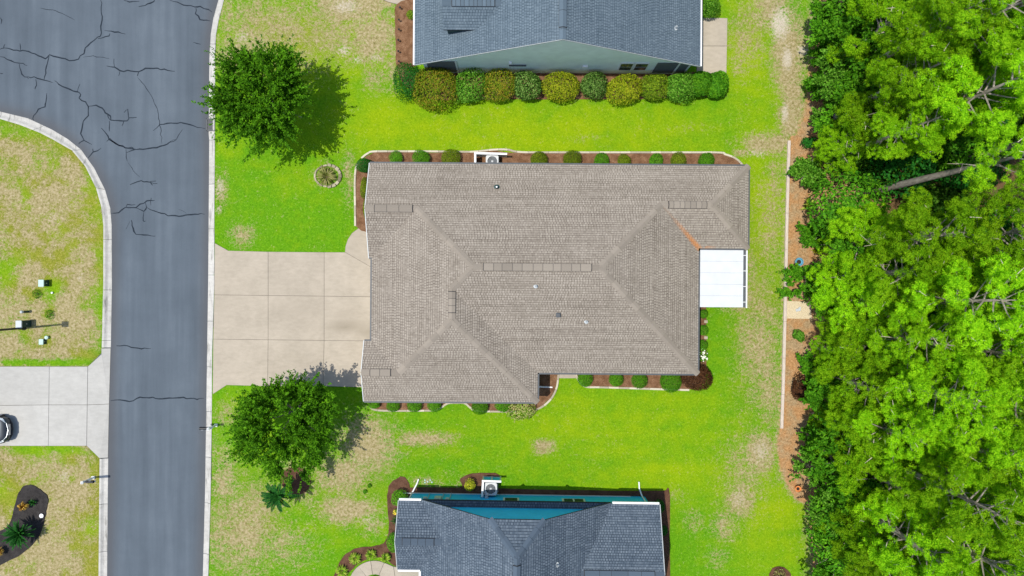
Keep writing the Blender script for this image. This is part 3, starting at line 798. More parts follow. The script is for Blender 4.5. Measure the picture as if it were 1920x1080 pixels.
def roof_plane(parent, poly, d, eave_pt, z0, p, mat, seed, expo=.145, rust=None, notch=.9):
    """poly in plan; d = unit upslope direction; eave_pt lies on the eave line; returns plane normal"""
    rg = random.Random(seed)
    u = (d[1], -d[0])                      # along the eave
    c = eave_pt[0] * d[0] + eave_pt[1] * d[1]
    uv = [(x * u[0] + y * u[1], x * d[0] + y * d[1] - c) for x, y in poly]
    u0 = min(a for a, b in uv); u1 = max(a for a, b in uv); v0 = min(b for a, b in uv); v1 = max(b for a, b in uv)

    def w(a, b, off): return (a * u[0] + (b + c) * d[0], a * u[1] + (b + c) * d[1], z0 + p * b + off)
    mb = MB(); tone = []; fr = []
    # deck below
    deck = MB(); n = len(uv)
    deck.add([w(a, b, -.004) for a, b in uv] + [w(a, b, -.12) for a, b in uv], [tuple(range(n)), tuple(range(2 * n - 1, n - 1, -1))] + [(i, n + i, n + (i + 1) % n, (i + 1) % n) for i in range(n)])
    deck.build("roof_deck", M['vent_dark'], parent)
    row = 0; v = v0 - .03
    PIT = .195 * notch; ph0 = rg.uniform(0, 1)
    rn = np.random.default_rng(seed + 77).random((64, 64))

    def dotty(a, b):
        i, j = a / 1.3, b / .55; x, y = int(math.floor(i)), int(math.floor(j)); fx, fy = i - x, j - y
        g = lambda p_, q_: rn[p_ % 64, q_ % 64]
        return (g(x, y) * (1 - fx) + g(x + 1, y) * fx) * (1 - fy) + (g(x, y + 1) * (1 - fx) + g(x + 1, y + 1) * fx) * fy
    while v < v1:
        a = u0 - PIT * ((row * .5 + ph0) % 1) - rg.uniform(0, .09); k = 0; rt = rg.gauss(0, .055)
        while a < u1:
            thick = k % 2 == 0
            wd = (.68 if thick else .32) * PIT * rg.uniform(.88, 1.12)
            dt = dotty(a, v)
            dd = min(1, max(0, (dt - .30) * 3.2))
            tv = rt + (.54 + .10 * dd + rg.gauss(0, .05) if thick else .48 - .26 * dd + rg.gauss(0, .06))
            t = (.022 if thick else .009) + rg.uniform(0, .004)
            for (va, vb, dtone) in ((v, v + .042, -.40), (v + .042, v + expo + .02, .07)):     # course shadow line painted dark along the butt edge, then the exposed face
                q = clip_rect(uv, a, a + wd - .004, va, vb)
                if len(q) < 3: continue
                q2 = [q[0]]
                for z in q[1:]:
                    if abs(z[0] - q2[-1][0]) + abs(z[1] - q2[-1][1]) > 1e-4: q2.append(z)
                if abs(q2[0][0] - q2[-1][0]) + abs(q2[0][1] - q2[-1][1]) < 1e-4: q2.pop()
                q = q2; nn = len(q)
                if nn < 3: continue
                def hgt(b): return .004 + t * max(0, 1 - (b - v) / (expo + .02))
                top = [w(x, y, hgt(y)) for x, y in q]; bot = [w(x, y, -.003) for x, y in q]
                nf0 = len(mb.f)
                mb.add(top + bot, [tuple(range(nn))] + [(i, nn + i, nn + (i + 1) % nn, (i + 1) % nn) for i in range(nn)])
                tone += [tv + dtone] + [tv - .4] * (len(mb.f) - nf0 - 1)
                if rust is not None:
                    cx_ = sum(x for x, y in top_xy(top)) / nn; cy_ = sum(y for x, y in top_xy(top)) / nn
                    fr += [rust(cx_, cy_)] * (len(mb.f) - nf0)
            a += wd; k += 1
        v += expo; row += 1
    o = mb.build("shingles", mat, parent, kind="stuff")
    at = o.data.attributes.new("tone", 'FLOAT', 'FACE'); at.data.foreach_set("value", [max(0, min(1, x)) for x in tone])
    if rust is not None:
        at = o.data.attributes.new("rust", 'FLOAT', 'FACE'); at.data.foreach_set("value", fr)
    # make normals point up
    bm = bmesh.new(); bm.from_mesh(o.data); bmesh.ops.recalc_face_normals(bm, faces=bm.faces[:]); bm.to_mesh(o.data); bm.free()
    return Vector((-d[0] * p, -d[1] * p, 1)).normalized()


def top_xy(t): return [(x, y) for x, y, z in t]


def cap_run(parent, a, b, n1, n2, mat, seed, piece=.62, w=.20, name="ridge_cap"):
    a, b = Vector(a), Vector(b); rg = random.Random(seed)
    if b.z < a.z - .01: a, b = b, a       # start low, overlap upwards
    L = (b - a).length; t = (b - a).normalized(); n = max(1, round(L / piece))
    def wing(nrm, other):
        s = nrm.cross(t).normalized()
        if s.dot(other) < 0: s = -s
        return s
    mid = (n1 + n2).normalized(); side = t.cross(mid).normalized()
    s1 = n1.cross(t).normalized(); s1 = s1 if s1.z < 0 or abs(s1.z) < 1e-6 else -s1
    s2 = n2.cross(t).normalized(); s2 = s2 if s2.z < 0 or abs(s2.z) < 1e-6 else -s2
    if s1.dot(s2) > .5: s2 = -s2
    for k in range(n):
        p0 = a + t * (L * k / n - .02); p1 = a + t * (L * (k + 1) / n + .05)
        ww = w * rg.uniform(.9, 1.1)
        l0 = .045 + rg.uniform(0, .012); l1 = .018
        vs = []
        for p, l in ((p0, l0), (p1, l1)):
            for x, q in ((s1, n1), (None, mid), (s2, n2)):
                base = p if x is None else p + x * ww
                vs += [base + q * l, base + q * (-.02)]
        fs = [(0, 2, 8, 6), (2, 4, 10, 8), (0, 1, 3, 2), (2, 3, 5, 4), (6, 8, 9, 7), (8, 10, 11, 9), (0, 6, 7, 1), (4, 5, 11, 10)]
        m = MB(); m.add(vs, fs); o = m.build(name, mat, parent)


def vent_run(parent, a, b, n1, n2, capmat, seed, seg=.62, w=.20):
    a, b = Vector(a), Vector(b); rg = random.Random(seed); t = (b - a).normalized(); L = (b - a).length
    s1 = n1.cross(t).normalized(); s1 = s1 if s1.z < 0 else -s1
    s2 = n2.cross(t).normalized(); s2 = s2 if s2.z < 0 else -s2
    if s1.dot(s2) > .5: s2 = -s2
    mid = (n1 + n2).normalized()
    m = MB(); vs = []
    for p in (a - t * .03, b + t * .03):
        for x, q in ((s1, n1), (None, mid), (s2, n2)):
            base = p if x is None else p + x * (w + .028)
            vs += [base + q * .075, base - q * .02]
    m.add(vs, [(0, 2, 8, 6), (2, 4, 10, 8), (0, 1, 3, 2), (2, 3, 5, 4), (6, 8, 9, 7), (8, 10, 11, 9), (0, 6, 7, 1), (4, 5, 11, 10)])
    v = m.build("ridge_vent", M['vent_dark'], parent)
    n = max(1, round(L / seg)); q0 = 0
    cuts = [k / n + (rg.uniform(-.12, .12) / n if 0 < k < n else 0) for k in range(n + 1)]
    for k in range(n):
        p0 = a + t * (L * cuts[k] + .012); p1 = a + t * (L * cuts[k + 1] - .012); l = .095 + rg.uniform(0, .01)
        vs = []
        for p in (p0, p1):
            for x, q in ((s1, n1), (None, mid), (s2, n2)):
                base = p if x is None else p + x * w
                vs += [base + q * l, base + q * .05]
        m = MB(); m.add(vs, [(0, 2, 8, 6), (2, 4, 10, 8), (0, 1, 3, 2), (2, 3, 5, 4), (6, 8, 9, 7), (8, 10, 11, 9), (0, 6, 7, 1), (4, 5, 11, 10)])
        m.build("vent_section", capmat, v)


def gutter(parent, a, b, mat, name="gutter", w=.12, h=.13, out=(0, 0)):
    a, b = Vector(a), Vector(b); t = (b - a); L = t.length; ang = math.atan2(t.y, t.x)
    M4 = Matrix.Rotation(ang, 4, 'Z') @ Matrix.Rotation(-math.asin(t.z / L), 4, 'Y')
    m = MB(); c = (a + b) / 2 + Vector((out[0], out[1], 0)); m.box(c, (L, w, h), M=M4)
    return m.build(name, mat, parent, bevel=.01)


def vent_pipe(parent, xy, z, kind):
    if kind == "pipe":
        m = MB(); m.lathe([(.14, -.10), (.14, .02), (.07, .06), (.055, .30), (.055, .32), (.035, .32), (.03, .2)], 14); o = m.build("vent_pipe", M['greywhite'], parent)
    elif kind == "dark":
        m = MB(); m.lathe([(.20, -.12), (.20, .02), (.09, .05), (.075, .28), (.06, .30)], 14); o = m.build("vent_pipe", M['darkgreen_metal'], parent)
        m2 = MB(); m2.lathe([(.03, .28), (.055, .285), (.055, .33), (.0, .33)], 10); m2.build("pipe_cap", M['white'], o)
    else:
        m = MB(); m.box((0, 0, .05), (.30, .30, .18)); m.box((0, 0, .17), (.22, .22, .07)); o = m.build("box_vent", M['fascia_dark'], parent, bevel=.02)
    o.location = (xy[0], xy[1], z)
    return o


E = 2.75
SH = M['shingle_taupe']; SHC = M['shingle_taupe_cap']
# --- the brown-roofed house
HB = thing("house", "single storey house under a large brown shingle hip roof in the middle", "house", (0, 0, 0), math.radians(-.42))
p = .40
def rustf(x, y):
    d = 9
    a, b = (9.47, 5.38), (12.17, 2.68)
    t = ((x - a[0]) * (b[0] - a[0]) + (y - a[1]) * (b[1] - a[1])) / ((b[0] - a[0]) ** 2 + (b[1] - a[1]) ** 2)
    if 0 < t < 1.05:
        d = abs((x - a[0]) * (b[1] - a[1]) - (y - a[1]) * (b[0] - a[0])) / 3.82
        side = .11 if t > .35 else .06
        return max(0, 1 - (d / (side + .12 * t)) ** 2) * (.12 + .70 * min(1, max(0, (t - .25) * 2)))
    if 12.1 < x < 13.4 and abs(y - 2.75) < .13: return max(0, .9 - (x - 12.1) / 1.4)
    return 0.0
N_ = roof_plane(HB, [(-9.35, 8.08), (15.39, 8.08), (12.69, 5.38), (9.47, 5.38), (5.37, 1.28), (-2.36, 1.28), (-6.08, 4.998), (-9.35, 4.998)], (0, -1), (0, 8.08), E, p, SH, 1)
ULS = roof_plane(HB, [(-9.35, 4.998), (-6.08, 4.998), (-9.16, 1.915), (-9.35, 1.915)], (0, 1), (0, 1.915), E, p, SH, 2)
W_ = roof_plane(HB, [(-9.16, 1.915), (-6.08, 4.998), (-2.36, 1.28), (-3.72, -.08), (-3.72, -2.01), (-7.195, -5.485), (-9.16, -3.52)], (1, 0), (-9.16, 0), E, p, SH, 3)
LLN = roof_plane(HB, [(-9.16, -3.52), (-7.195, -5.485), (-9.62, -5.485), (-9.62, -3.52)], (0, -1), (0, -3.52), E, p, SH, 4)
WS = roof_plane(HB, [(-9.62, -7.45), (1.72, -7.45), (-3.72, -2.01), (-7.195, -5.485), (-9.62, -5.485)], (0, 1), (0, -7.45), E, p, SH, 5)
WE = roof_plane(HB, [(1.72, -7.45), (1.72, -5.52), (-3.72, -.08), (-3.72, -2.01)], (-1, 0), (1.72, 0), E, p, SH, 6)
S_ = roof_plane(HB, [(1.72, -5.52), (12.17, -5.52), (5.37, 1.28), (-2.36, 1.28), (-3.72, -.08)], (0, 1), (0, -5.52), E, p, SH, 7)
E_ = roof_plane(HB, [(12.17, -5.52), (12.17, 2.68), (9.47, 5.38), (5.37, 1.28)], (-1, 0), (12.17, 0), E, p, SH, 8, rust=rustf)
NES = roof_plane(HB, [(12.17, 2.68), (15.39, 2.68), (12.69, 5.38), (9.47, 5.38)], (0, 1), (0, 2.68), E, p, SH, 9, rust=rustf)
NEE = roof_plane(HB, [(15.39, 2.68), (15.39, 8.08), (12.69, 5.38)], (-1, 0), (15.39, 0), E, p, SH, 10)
zr = lambda d: E + p * d
AW = (-2.36, 1.28, zr(6.8)); AE = (5.37, 1.28, zr(6.8)); UL = (-6.08, 4.998, zr(3.08)); G1 = (-3.72, -.08, zr(5.44)); G2 = (-3.72, -2.01, zr(5.44)); LL = (-7.195, -5.485, zr(1.965)); NW2 = (9.47, 5.38, zr(2.70)); NE2 = (12.69, 5.38, zr(2.70))
cap_run(HB, UL, AW, N_, W_, SHC, 21); cap_run(HB, AW, G1, W_, S_, SHC, 22); cap_run(HB, G2, LL, W_, WS, SHC, 23)
cap_run(HB, (1.72, -7.45, E), G2, WS, WE, SHC, 24); cap_run(HB, (12.17, -5.52, E), AE, S_, E_, SHC, 25); cap_run(HB, NW2, AE, N_, E_, SHC, 26)
cap_run(HB, (15.39, 8.08, E), NE2, N_, NEE, SHC, 27); cap_run(HB, (15.39, 2.68, E), NE2, NES, NEE, SHC, 28)
cap_run(HB, (-9.35, 4.998, zr(3.08)), UL, N_, ULS, SHC, 29); cap_run(HB, (-9.62, -5.485, zr(1.965)), LL, LLN, WS, SHC, 30)
cap_run(HB, AW, AE, N_, S_, SHC, 31); cap_run(HB, NW2, NE2, N_, NES, SHC, 32); cap_run(HB, G1, G2, W_, WE, SHC, 33)
vent_run(HB, (-8.75, 4.998, zr(3.08)), (-6.35, 4.998, zr(3.08)), N_, ULS, SHC, 41, .8)
vent_run(HB, (-1.75, 1.28, zr(6.8)), (4.85, 1.28, zr(6.8)), N_, S_, SHC, 42, .62)
vent_run(HB, (9.95, 5.38, zr(2.7)), (12.35, 5.38, zr(2.7)), N_, NES, SHC, 43, .33)
vent_run(HB, (-3.72, -.25, zr(5.44)), (-3.72, -1.55, zr(5.44)), W_, WE, SHC, 44, .45)
vent_run(HB, (-9.05, -5.485, zr(1.965)), (-7.75, -5.485, zr(1.965)), LLN, WS, SHC, 45, .65)
gd = M['fascia_dark']; zg = E - .09
for a, b in (((-9.35, 8.13), (15.39, 8.13)), ((15.44, 8.08), (15.44, 2.68)), ((12.22, 2.5), (12.22, -5.52)), ((12.17, -5.57), (1.80, -5.57)), ((1.77, -5.6), (1.77, -7.45)), ((1.72, -7.5), (-9.62, -7.5)), ((-9.21, 1.8), (-9.21, -3.42))):
    gutter(HB, (*a, zg), (*b, zg), gd)
for a, m_, b in (((-9.35, 8.08, E), (-9.35, 4.998, zr(3.08)), (-9.35, 1.915, E)), ((-9.62, -7.45, E), (-9.62, -5.485, zr(1.965)), (-9.62, -3.52, E))):
    for q0, q1 in ((a, m_), (b, m_)):
        gutter(HB, Vector(q0) - Vector((0, 0, .10)), Vector(q1) - Vector((0, 0, .10)), M['offwhite'], "rake_board", .05, .2, (-.03, 0))
for a, b in (((-9.35, 1.88), (-9.16, 1.88)), ((-9.62, -3.49), (-9.16, -3.49)), ((15.39, 2.64), (12.3, 2.64))):
    gutter(HB, (*a, zg), (*b, zg), gd)
vent_pipe(HB, P(1005, 536, 5.6).xy, zr(5.52 - .45 + 1.0) - .15 if False else zr(.10 * 0 + (P(1005, 536, 5.1).y + 5.52)), "pipe")
vent_pipe(HB, P(1047, 590, 4.3).xy, zr(P(1047, 590, 4.3).y + 5.52), "box"); vent_pipe(HB, P(1100, 602, 4.2).xy, zr(P(1100, 602, 4.2).y + 5.52), "pipe"); vent_pipe(HB, P(930, 352, 3.4).xy, zr(8.08 - P(930, 352, 3.4).y), "dark")
ins = .42
m = MB()
m.prism([(-9.0, 7.66), (14.97, 7.66), (14.97, 3.1), (11.75, 3.1), (11.75, -5.1), (1.3, -5.1), (1.3, -7.03), (-9.2, -7.03), (-9.2, -3.94), (-8.76, -3.94), (-8.76, 2.35), (-9.0, 2.35)], -.1, 2.62)
m.build("wall", M['siding_tan'], HB)
m = MB(); m.prism([(-9.30, 8.03), (15.34, 8.03), (15.34, 2.73), (12.12, 2.73), (12.12, -5.47), (1.67, -5.47), (1.67, -7.40), (-9.57, -7.40), (-9.57, -3.57), (-9.11, -3.57), (-9.11, 1.965), (-9.30, 1.965)], 2.625, 2.655)
m.build("soffit", M['offwhite'], HB)
m = MB(); m.box((-8.78, -.8, 1.12), (.08, 4.9, 2.24)); g = m.build("garage_door", M['offwhite'], HB)
for k in range(4):
    m = MB(); m.box((-8.825, -.8, .30 + .55 * k), (.03, 4.7, .48)); m.build("door_panel", M['white'], g, bevel=.01)
m = MB(); m.tube([(1.33, -6.8, 2.5), (1.36, -6.8, .12), (1.5, -6.8, .09), (2.85, -6.86, .075)], .055, 8); m.build("downspout", M['white'], HB)

# --- white awning
AWN = thing("patio_cover", "flat white patio cover on the right side of the brown-roofed house", "awning", (0, 0, 0), math.radians(-.42))
x0, x1 = 12.3, 15.13; ya, yb = 2.60, -1.16
for k in range(5):
    m = MB(); a = ya + (yb - ya) * k / 5; b = ya + (yb - ya) * (k + 1) / 5
    m.box(((x0 + x1) / 2, (a + b) / 2, 2.62), (x1 - x0, abs(a - b) - .003, .08)); m.build("roof_panel", M['awning'], AWN, bevel=.012)
m = MB(); m.box((x1 + .24, (ya + yb) / 2 + .02, 2.56), (.07, ya - yb + .1, .14)); m.build("gutter", M['white'], AWN); m = MB(); m.box((x1 + .105, (ya + yb) / 2, 2.50), (.19, ya - yb, .02)); m.build("gutter_trough", M['fascia_dark'], AWN)
for k in range(4):
    m = MB(); m.box((x1 + .11, ya - .35 - k * 1.02, 2.585), (.19, .035, .03)); m.build("gutter_strap", M['white'], AWN)
for yy in (ya - .1, yb + .1):
    m = MB(); m.box((x1 - .12, yy, 1.28), (.09, .09, 2.56)); m.build("post", M['white'], AWN)
m = MB(); m.box(((x0 + x1) / 2 - .0, (ya + yb) / 2, 0.0), (x1 - x0 - .3, ya - yb - .3, .12)); m.build("floor_slab", M['concrete_pale'], AWN)

# --- the grey house at the top
SG = M['shingle_slate']; SGC = M['shingle_slate_cap']
HG = thing("house", "house with pale sage gable wall and slate grey shingle roof at the top edge", "house", (0, 0, 0), math.radians(-.3))
pg = .49; rk = 14.56; rx = 2.89; zt = E + pg * 9.33
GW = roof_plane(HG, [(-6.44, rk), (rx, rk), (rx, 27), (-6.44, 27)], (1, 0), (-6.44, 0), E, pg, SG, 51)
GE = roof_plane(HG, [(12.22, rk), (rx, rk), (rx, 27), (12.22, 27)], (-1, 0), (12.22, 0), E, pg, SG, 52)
cap_run(HG, (rx, rk, zt), (rx, 27, zt), GW, GE, SGC, 53); vent_run(HG, (rx, 15.25, zt), (rx, 21.5, zt), GW, GE, SGC, 54, .9)
de, dr = 4.78, 5.58
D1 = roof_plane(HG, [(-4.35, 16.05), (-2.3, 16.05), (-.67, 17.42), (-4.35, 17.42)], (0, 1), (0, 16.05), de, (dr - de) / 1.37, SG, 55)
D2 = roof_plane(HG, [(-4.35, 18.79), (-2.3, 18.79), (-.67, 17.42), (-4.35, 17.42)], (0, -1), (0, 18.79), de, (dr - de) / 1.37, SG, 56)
vent_run(HG, (-3.75, 17.42, dr), (-1.15, 17.42, dr), D1, D2, SGC, 57, .26); cap_run(HG, (-4.35, 17.42, dr), (-.7, 17.42, dr), D1, D2, SGC, 58)
m = MB()
zm = lambda x: E + pg * (x + 6.44)
for yy in (16.17, 18.67):
    m.add([(-4.15, yy - .04, zm(-4.15) - .1), (-2.0, yy - .04, zm(-2.0) - .1), (-2.0, yy - .04, de + .02), (-4.15, yy - .04, de + .02), (-4.15, yy + .04, zm(-4.15) - .1), (-2.0, yy + .04, zm(-2.0) - .1), (-2.0, yy + .04, de + .02), (-4.15, yy + .04, de + .02)],
          [(0, 1, 2, 3), (7, 6, 5, 4), (0, 3, 7, 4), (1, 5, 6, 2), (3, 2, 6, 7)])
m.add([(-4.15, 16.13, zm(-4.15) - .1), (-4.15, 18.71, zm(-4.15) - .1), (-4.15, 18.71, de), (-4.15, 17.42, dr - .05), (-4.15, 16.13, de)], [(0, 4, 3, 2, 1)])
m.build("dormer_wall", M['darkgreen_metal'], HG)
wy = rk + .36
m = MB(); m.prism([(-6.02, wy), (11.8, wy), (11.8, 26.6), (-6.02, 26.6)], -.1, 2.66); m.build("wall", M['siding_grey'], HG)
m = MB(); zz = lambda x: E + pg * (min(x + 6.44, 12.22 - x)) - .13
m.add([(-6.02, wy, 2.662), (11.8, wy, 2.662), (11.8, wy, zz(11.8)), (rx, wy, zz(rx)), (-6.02, wy, zz(-6.02)), (-6.02, wy + .15, 2.662), (11.8, wy + .15, 2.662), (11.8, wy + .15, zz(11.8)), (rx, wy + .15, zz(rx)), (-6.02, wy + .15, zz(-6.02))],
      [(0, 1, 2, 3, 4), (9, 8, 7, 6, 5), (0, 5, 6, 1)])
m.build("gable_wall", M['siding_grey'], HG)
gutter(HG, (-6.50, rk, zg), (-6.50, 27, zg), M['white'], w=.10); gutter(HG, (12.28, rk, zg), (12.28, 27, zg), M['white'], w=.10)
for xe in (-6.44, 12.22):
    gutter(HG, (xe, rk - .025, E - .06), (rx, rk - .025, zt - .06), M['greywhite'], "rake_board", .03, .12)
# porch screens, window pair, small wall fittings
for a, b, z0_, z1_ in ((-5.75, -3.85, .3, 2.35), (9.55, 10.95, .35, 2.3), (11.1, 11.7, .35, 2.2)):
    m = MB(); m.box(((a + b) / 2, wy - .02, (z0_ + z1_) / 2), (b - a, .05, z1_ - z0_)); s_ = m.build("porch_screen", M['screen'], HG)
    m = MB(); m.box((b + .06, wy - .03, 1.25), (.12, .08, 2.5)); m.build("porch_post", M['offwhite'], s_)
for a in (7.55, 8.55):
    m = MB(); m.box((a, wy - .03, 1.62), (.94, .08, 1.36)); w_ = m.build("window", M['offwhite'], HG, bevel=.01)
    for zc in (1.30, 1.94):
        m = MB(); m.box((a, wy - .075, zc), (.78, .02, .56)); m.build("pane", M['pane'], w_)
m = MB(); m.box((.3, wy - .06, 1.75), (1.15, .1, .07)); m.build("hose_rail", M['fascia_dark'], HG)
m = MB(); m.box((.27 - .45, wy - .07, 2.25), (.2, .14, .2)); m.build("wall_vent", M['white'], HG, bevel=.02)
m = MB(); m.box((4.82, wy - .06, 1.55), (.34, .12, .32)); m.build("wall_box", M['white'], HG, bevel=.02)
q = P(1268, 45, 4.2); vent_pipe(HG, (q.x, q.y), E + pg * (12.22 - q.x), "pipe")

# --- the blue house at the bottom
SB = M['shingle_navy']; SBC = M['shingle_navy_cap']
HBL = thing("house", "bright blue house with dark slate roof and clipped gable at the bottom edge", "house", (0, 0, 0))
rot = math.radians(-.9); c0 = Vector((0, -15, 0))
HBL.rotation_euler = (0, 0, rot); HBL.location = c0 - (Matrix.Rotation(rot, 3, 'Z') @ c0)
pb, pw, pe = .75, .50, .42; zb = lambda d: E + pb * d
xr = .30; ry_ = -13.92; ze = zb(4.55); ya_ = ry_ - 1.85
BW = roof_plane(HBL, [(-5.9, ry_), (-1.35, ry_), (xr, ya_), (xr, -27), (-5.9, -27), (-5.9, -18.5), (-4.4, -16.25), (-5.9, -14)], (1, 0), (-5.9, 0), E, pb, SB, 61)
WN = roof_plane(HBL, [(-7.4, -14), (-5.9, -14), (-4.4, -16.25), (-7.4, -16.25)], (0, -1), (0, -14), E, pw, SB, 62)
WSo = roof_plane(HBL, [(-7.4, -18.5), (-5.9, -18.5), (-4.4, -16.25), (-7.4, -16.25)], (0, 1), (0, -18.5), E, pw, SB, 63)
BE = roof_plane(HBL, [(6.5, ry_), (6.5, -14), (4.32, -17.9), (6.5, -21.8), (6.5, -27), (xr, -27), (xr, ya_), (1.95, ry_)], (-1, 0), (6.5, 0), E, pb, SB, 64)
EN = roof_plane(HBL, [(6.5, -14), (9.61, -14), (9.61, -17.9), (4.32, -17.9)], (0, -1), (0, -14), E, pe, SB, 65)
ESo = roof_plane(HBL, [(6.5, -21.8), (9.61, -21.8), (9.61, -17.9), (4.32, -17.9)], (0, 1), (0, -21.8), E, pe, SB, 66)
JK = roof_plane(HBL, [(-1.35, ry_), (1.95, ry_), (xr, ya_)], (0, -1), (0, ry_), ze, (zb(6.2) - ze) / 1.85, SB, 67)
A = (xr, ya_, zb(6.2)); cap_run(HBL, (-1.35, ry_, ze), A, BW, JK, SBC, 71); cap_run(HBL, (1.95, ry_, ze), A, BE, JK, SBC, 72); cap_run(HBL, A, (xr, -27, zb(6.2)), BW, BE, SBC, 73)
zw, zee = E + pw * 2.25, E + pe * 3.9
cap_run(HBL, (-7.4, -16.25, zw), (-4.4, -16.25, zw), WN, WSo, SBC, 74); cap_run(HBL, (9.61, -17.9, zee), (4.4, -17.9, zee), EN, ESo, SBC, 75)
vent_run(HBL, (xr, -16.2, zb(6.2)), (xr, -22, zb(6.2)), BW, BE, SBC, 76, .9); vent_run(HBL, (-6.95, -16.25, zw), (-4.95, -16.25, zw), WN, WSo, SBC, 77, .5); vent_run(HBL, (4.6, -17.9, zee), (9.0, -17.9, zee), EN, ESo, SBC, 78, .9)
q = P(1045, 1055, 5.4); vent_pipe(HBL, (q.x, q.y), E + pb * (6.5 - q.x), "pipe")
bw = -14.32
m = MB(); m.prism([(-7.0, bw), (9.2, bw), (9.2, -21.4), (6.1, -21.4), (6.1, -26.6), (-5.5, -26.6), (-5.5, -18.1), (-7.0, -18.1)], -.1, 2.62); m.build("wall", M['siding_blue'], HBL)
m = MB(); zz = lambda x: min(zb(min(x + 5.9, 6.5 - x)) - .1, ze - .08)
pts = [(-5.6, 2.622), (6.2, 2.622), (6.2, zz(6.2)), (1.95, zz(1.95)), (-1.35, zz(-1.35)), (-5.6, zz(-5.6))]
m.add([(x, bw, z) for x, z in pts] + [(x, bw - .15, z) for x, z in pts], [(5, 4, 3, 2, 1, 0), tuple(range(6, 12))]); m.build("gable_wall", M['siding_blue'], HBL)
# pent roof across the gable
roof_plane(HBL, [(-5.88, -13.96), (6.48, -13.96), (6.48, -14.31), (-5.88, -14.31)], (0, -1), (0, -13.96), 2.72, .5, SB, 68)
gutter(HBL, (-5.85, -13.94, 2.66), (6.45, -13.94, 2.66), M['vent_dark'], "pent_fascia", .05, .12)
m = MB(); m.box((.3, bw + .012, .12), (12.4 + 3.4, .03, .14)); m.build("base_trim", M['offwhite'], HBL)
gutter(HBL, (-7.4, -13.93, zg), (-5.95, -13.93, zg), M['white'], w=.14); gutter(HBL, (6.55, -13.93, zg), (9.61, -13.93, zg), M['white'], w=.14); gutter(HBL, (-7.4, -18.57, zg), (-5.95, -18.57, zg), M['white'], w=.14); gutter(HBL, (-5.96, -18.6, zg), (-5.96, -27, zg), M['white'], w=.14)
for xx, s in ((-7.44, -16.25), (9.65, -17.9)):
    for y_ in ((-14, -18.5) if xx < 0 else (-14, -21.8)):
        gutter(HBL, (xx, y_, E - .07), (xx, s, (zw if xx < 0 else zee) - .07), M['greywhite'], "rake_board", .05, .16)
for a, d in ((-1.05, .35), (1.02, .0), (1.62, .0)):
    pass
for x_, wd, npn in ((-.07, .95, 1), (4.15, 1.42, 2)):
    m = MB(); m.box((x_, bw + .03, 1.52), (wd + .14, .07, 1.15)); w_ = m.build("window", M['offwhite'], HBL, bevel=.01)
    for k in range(npn):
        m = MB(); m.box((x_ + (k - (npn - 1) / 2) * wd / npn, bw + .07, 1.52), (wd / npn - .12, .02, .95)); m.build("pane", M['pane'], w_)
# meters, cables and downspouts on the blue wall
for x_, z_, sx, sz in ((-5.85, 1.5, .26, .3), (-5.0, 1.45, .45, .62), (-4.35, 1.6, .22, .3), (-1.75, .9, .2, .3)):
    m = MB(); m.box((x_, bw + .09, z_), (sx, .18, sz)); b_ = m.build("meter_box", M['greywhite'], HBL, bevel=.02)
    m = MB(); m.tube([(x_ + sx * .6, bw + .05, z_ + sz * .5), (x_ + sx * .62, bw + .05, .1)], .025, 6); m.build("conduit", M['greywhite'], b_)
m = MB(); m.tube([(-6.95, -13.98, 2.6), (-6.9, bw + .09, 2.3), (-6.9, bw + .09, .3), (-6.62, -13.7, .12), (-6.5, -13.35, .07)], .05, 8); m.build("downspout", M['white'], HBL)
m = MB(); m.tube([(9.0, -13.98, 2.6), (8.97, bw + .09, 2.3), (8.97, bw + .09, .3), (8.8, -13.75, .12), (8.78, -13.3, .07)], .05, 8); m.build("downspout", M['white'], HBL)


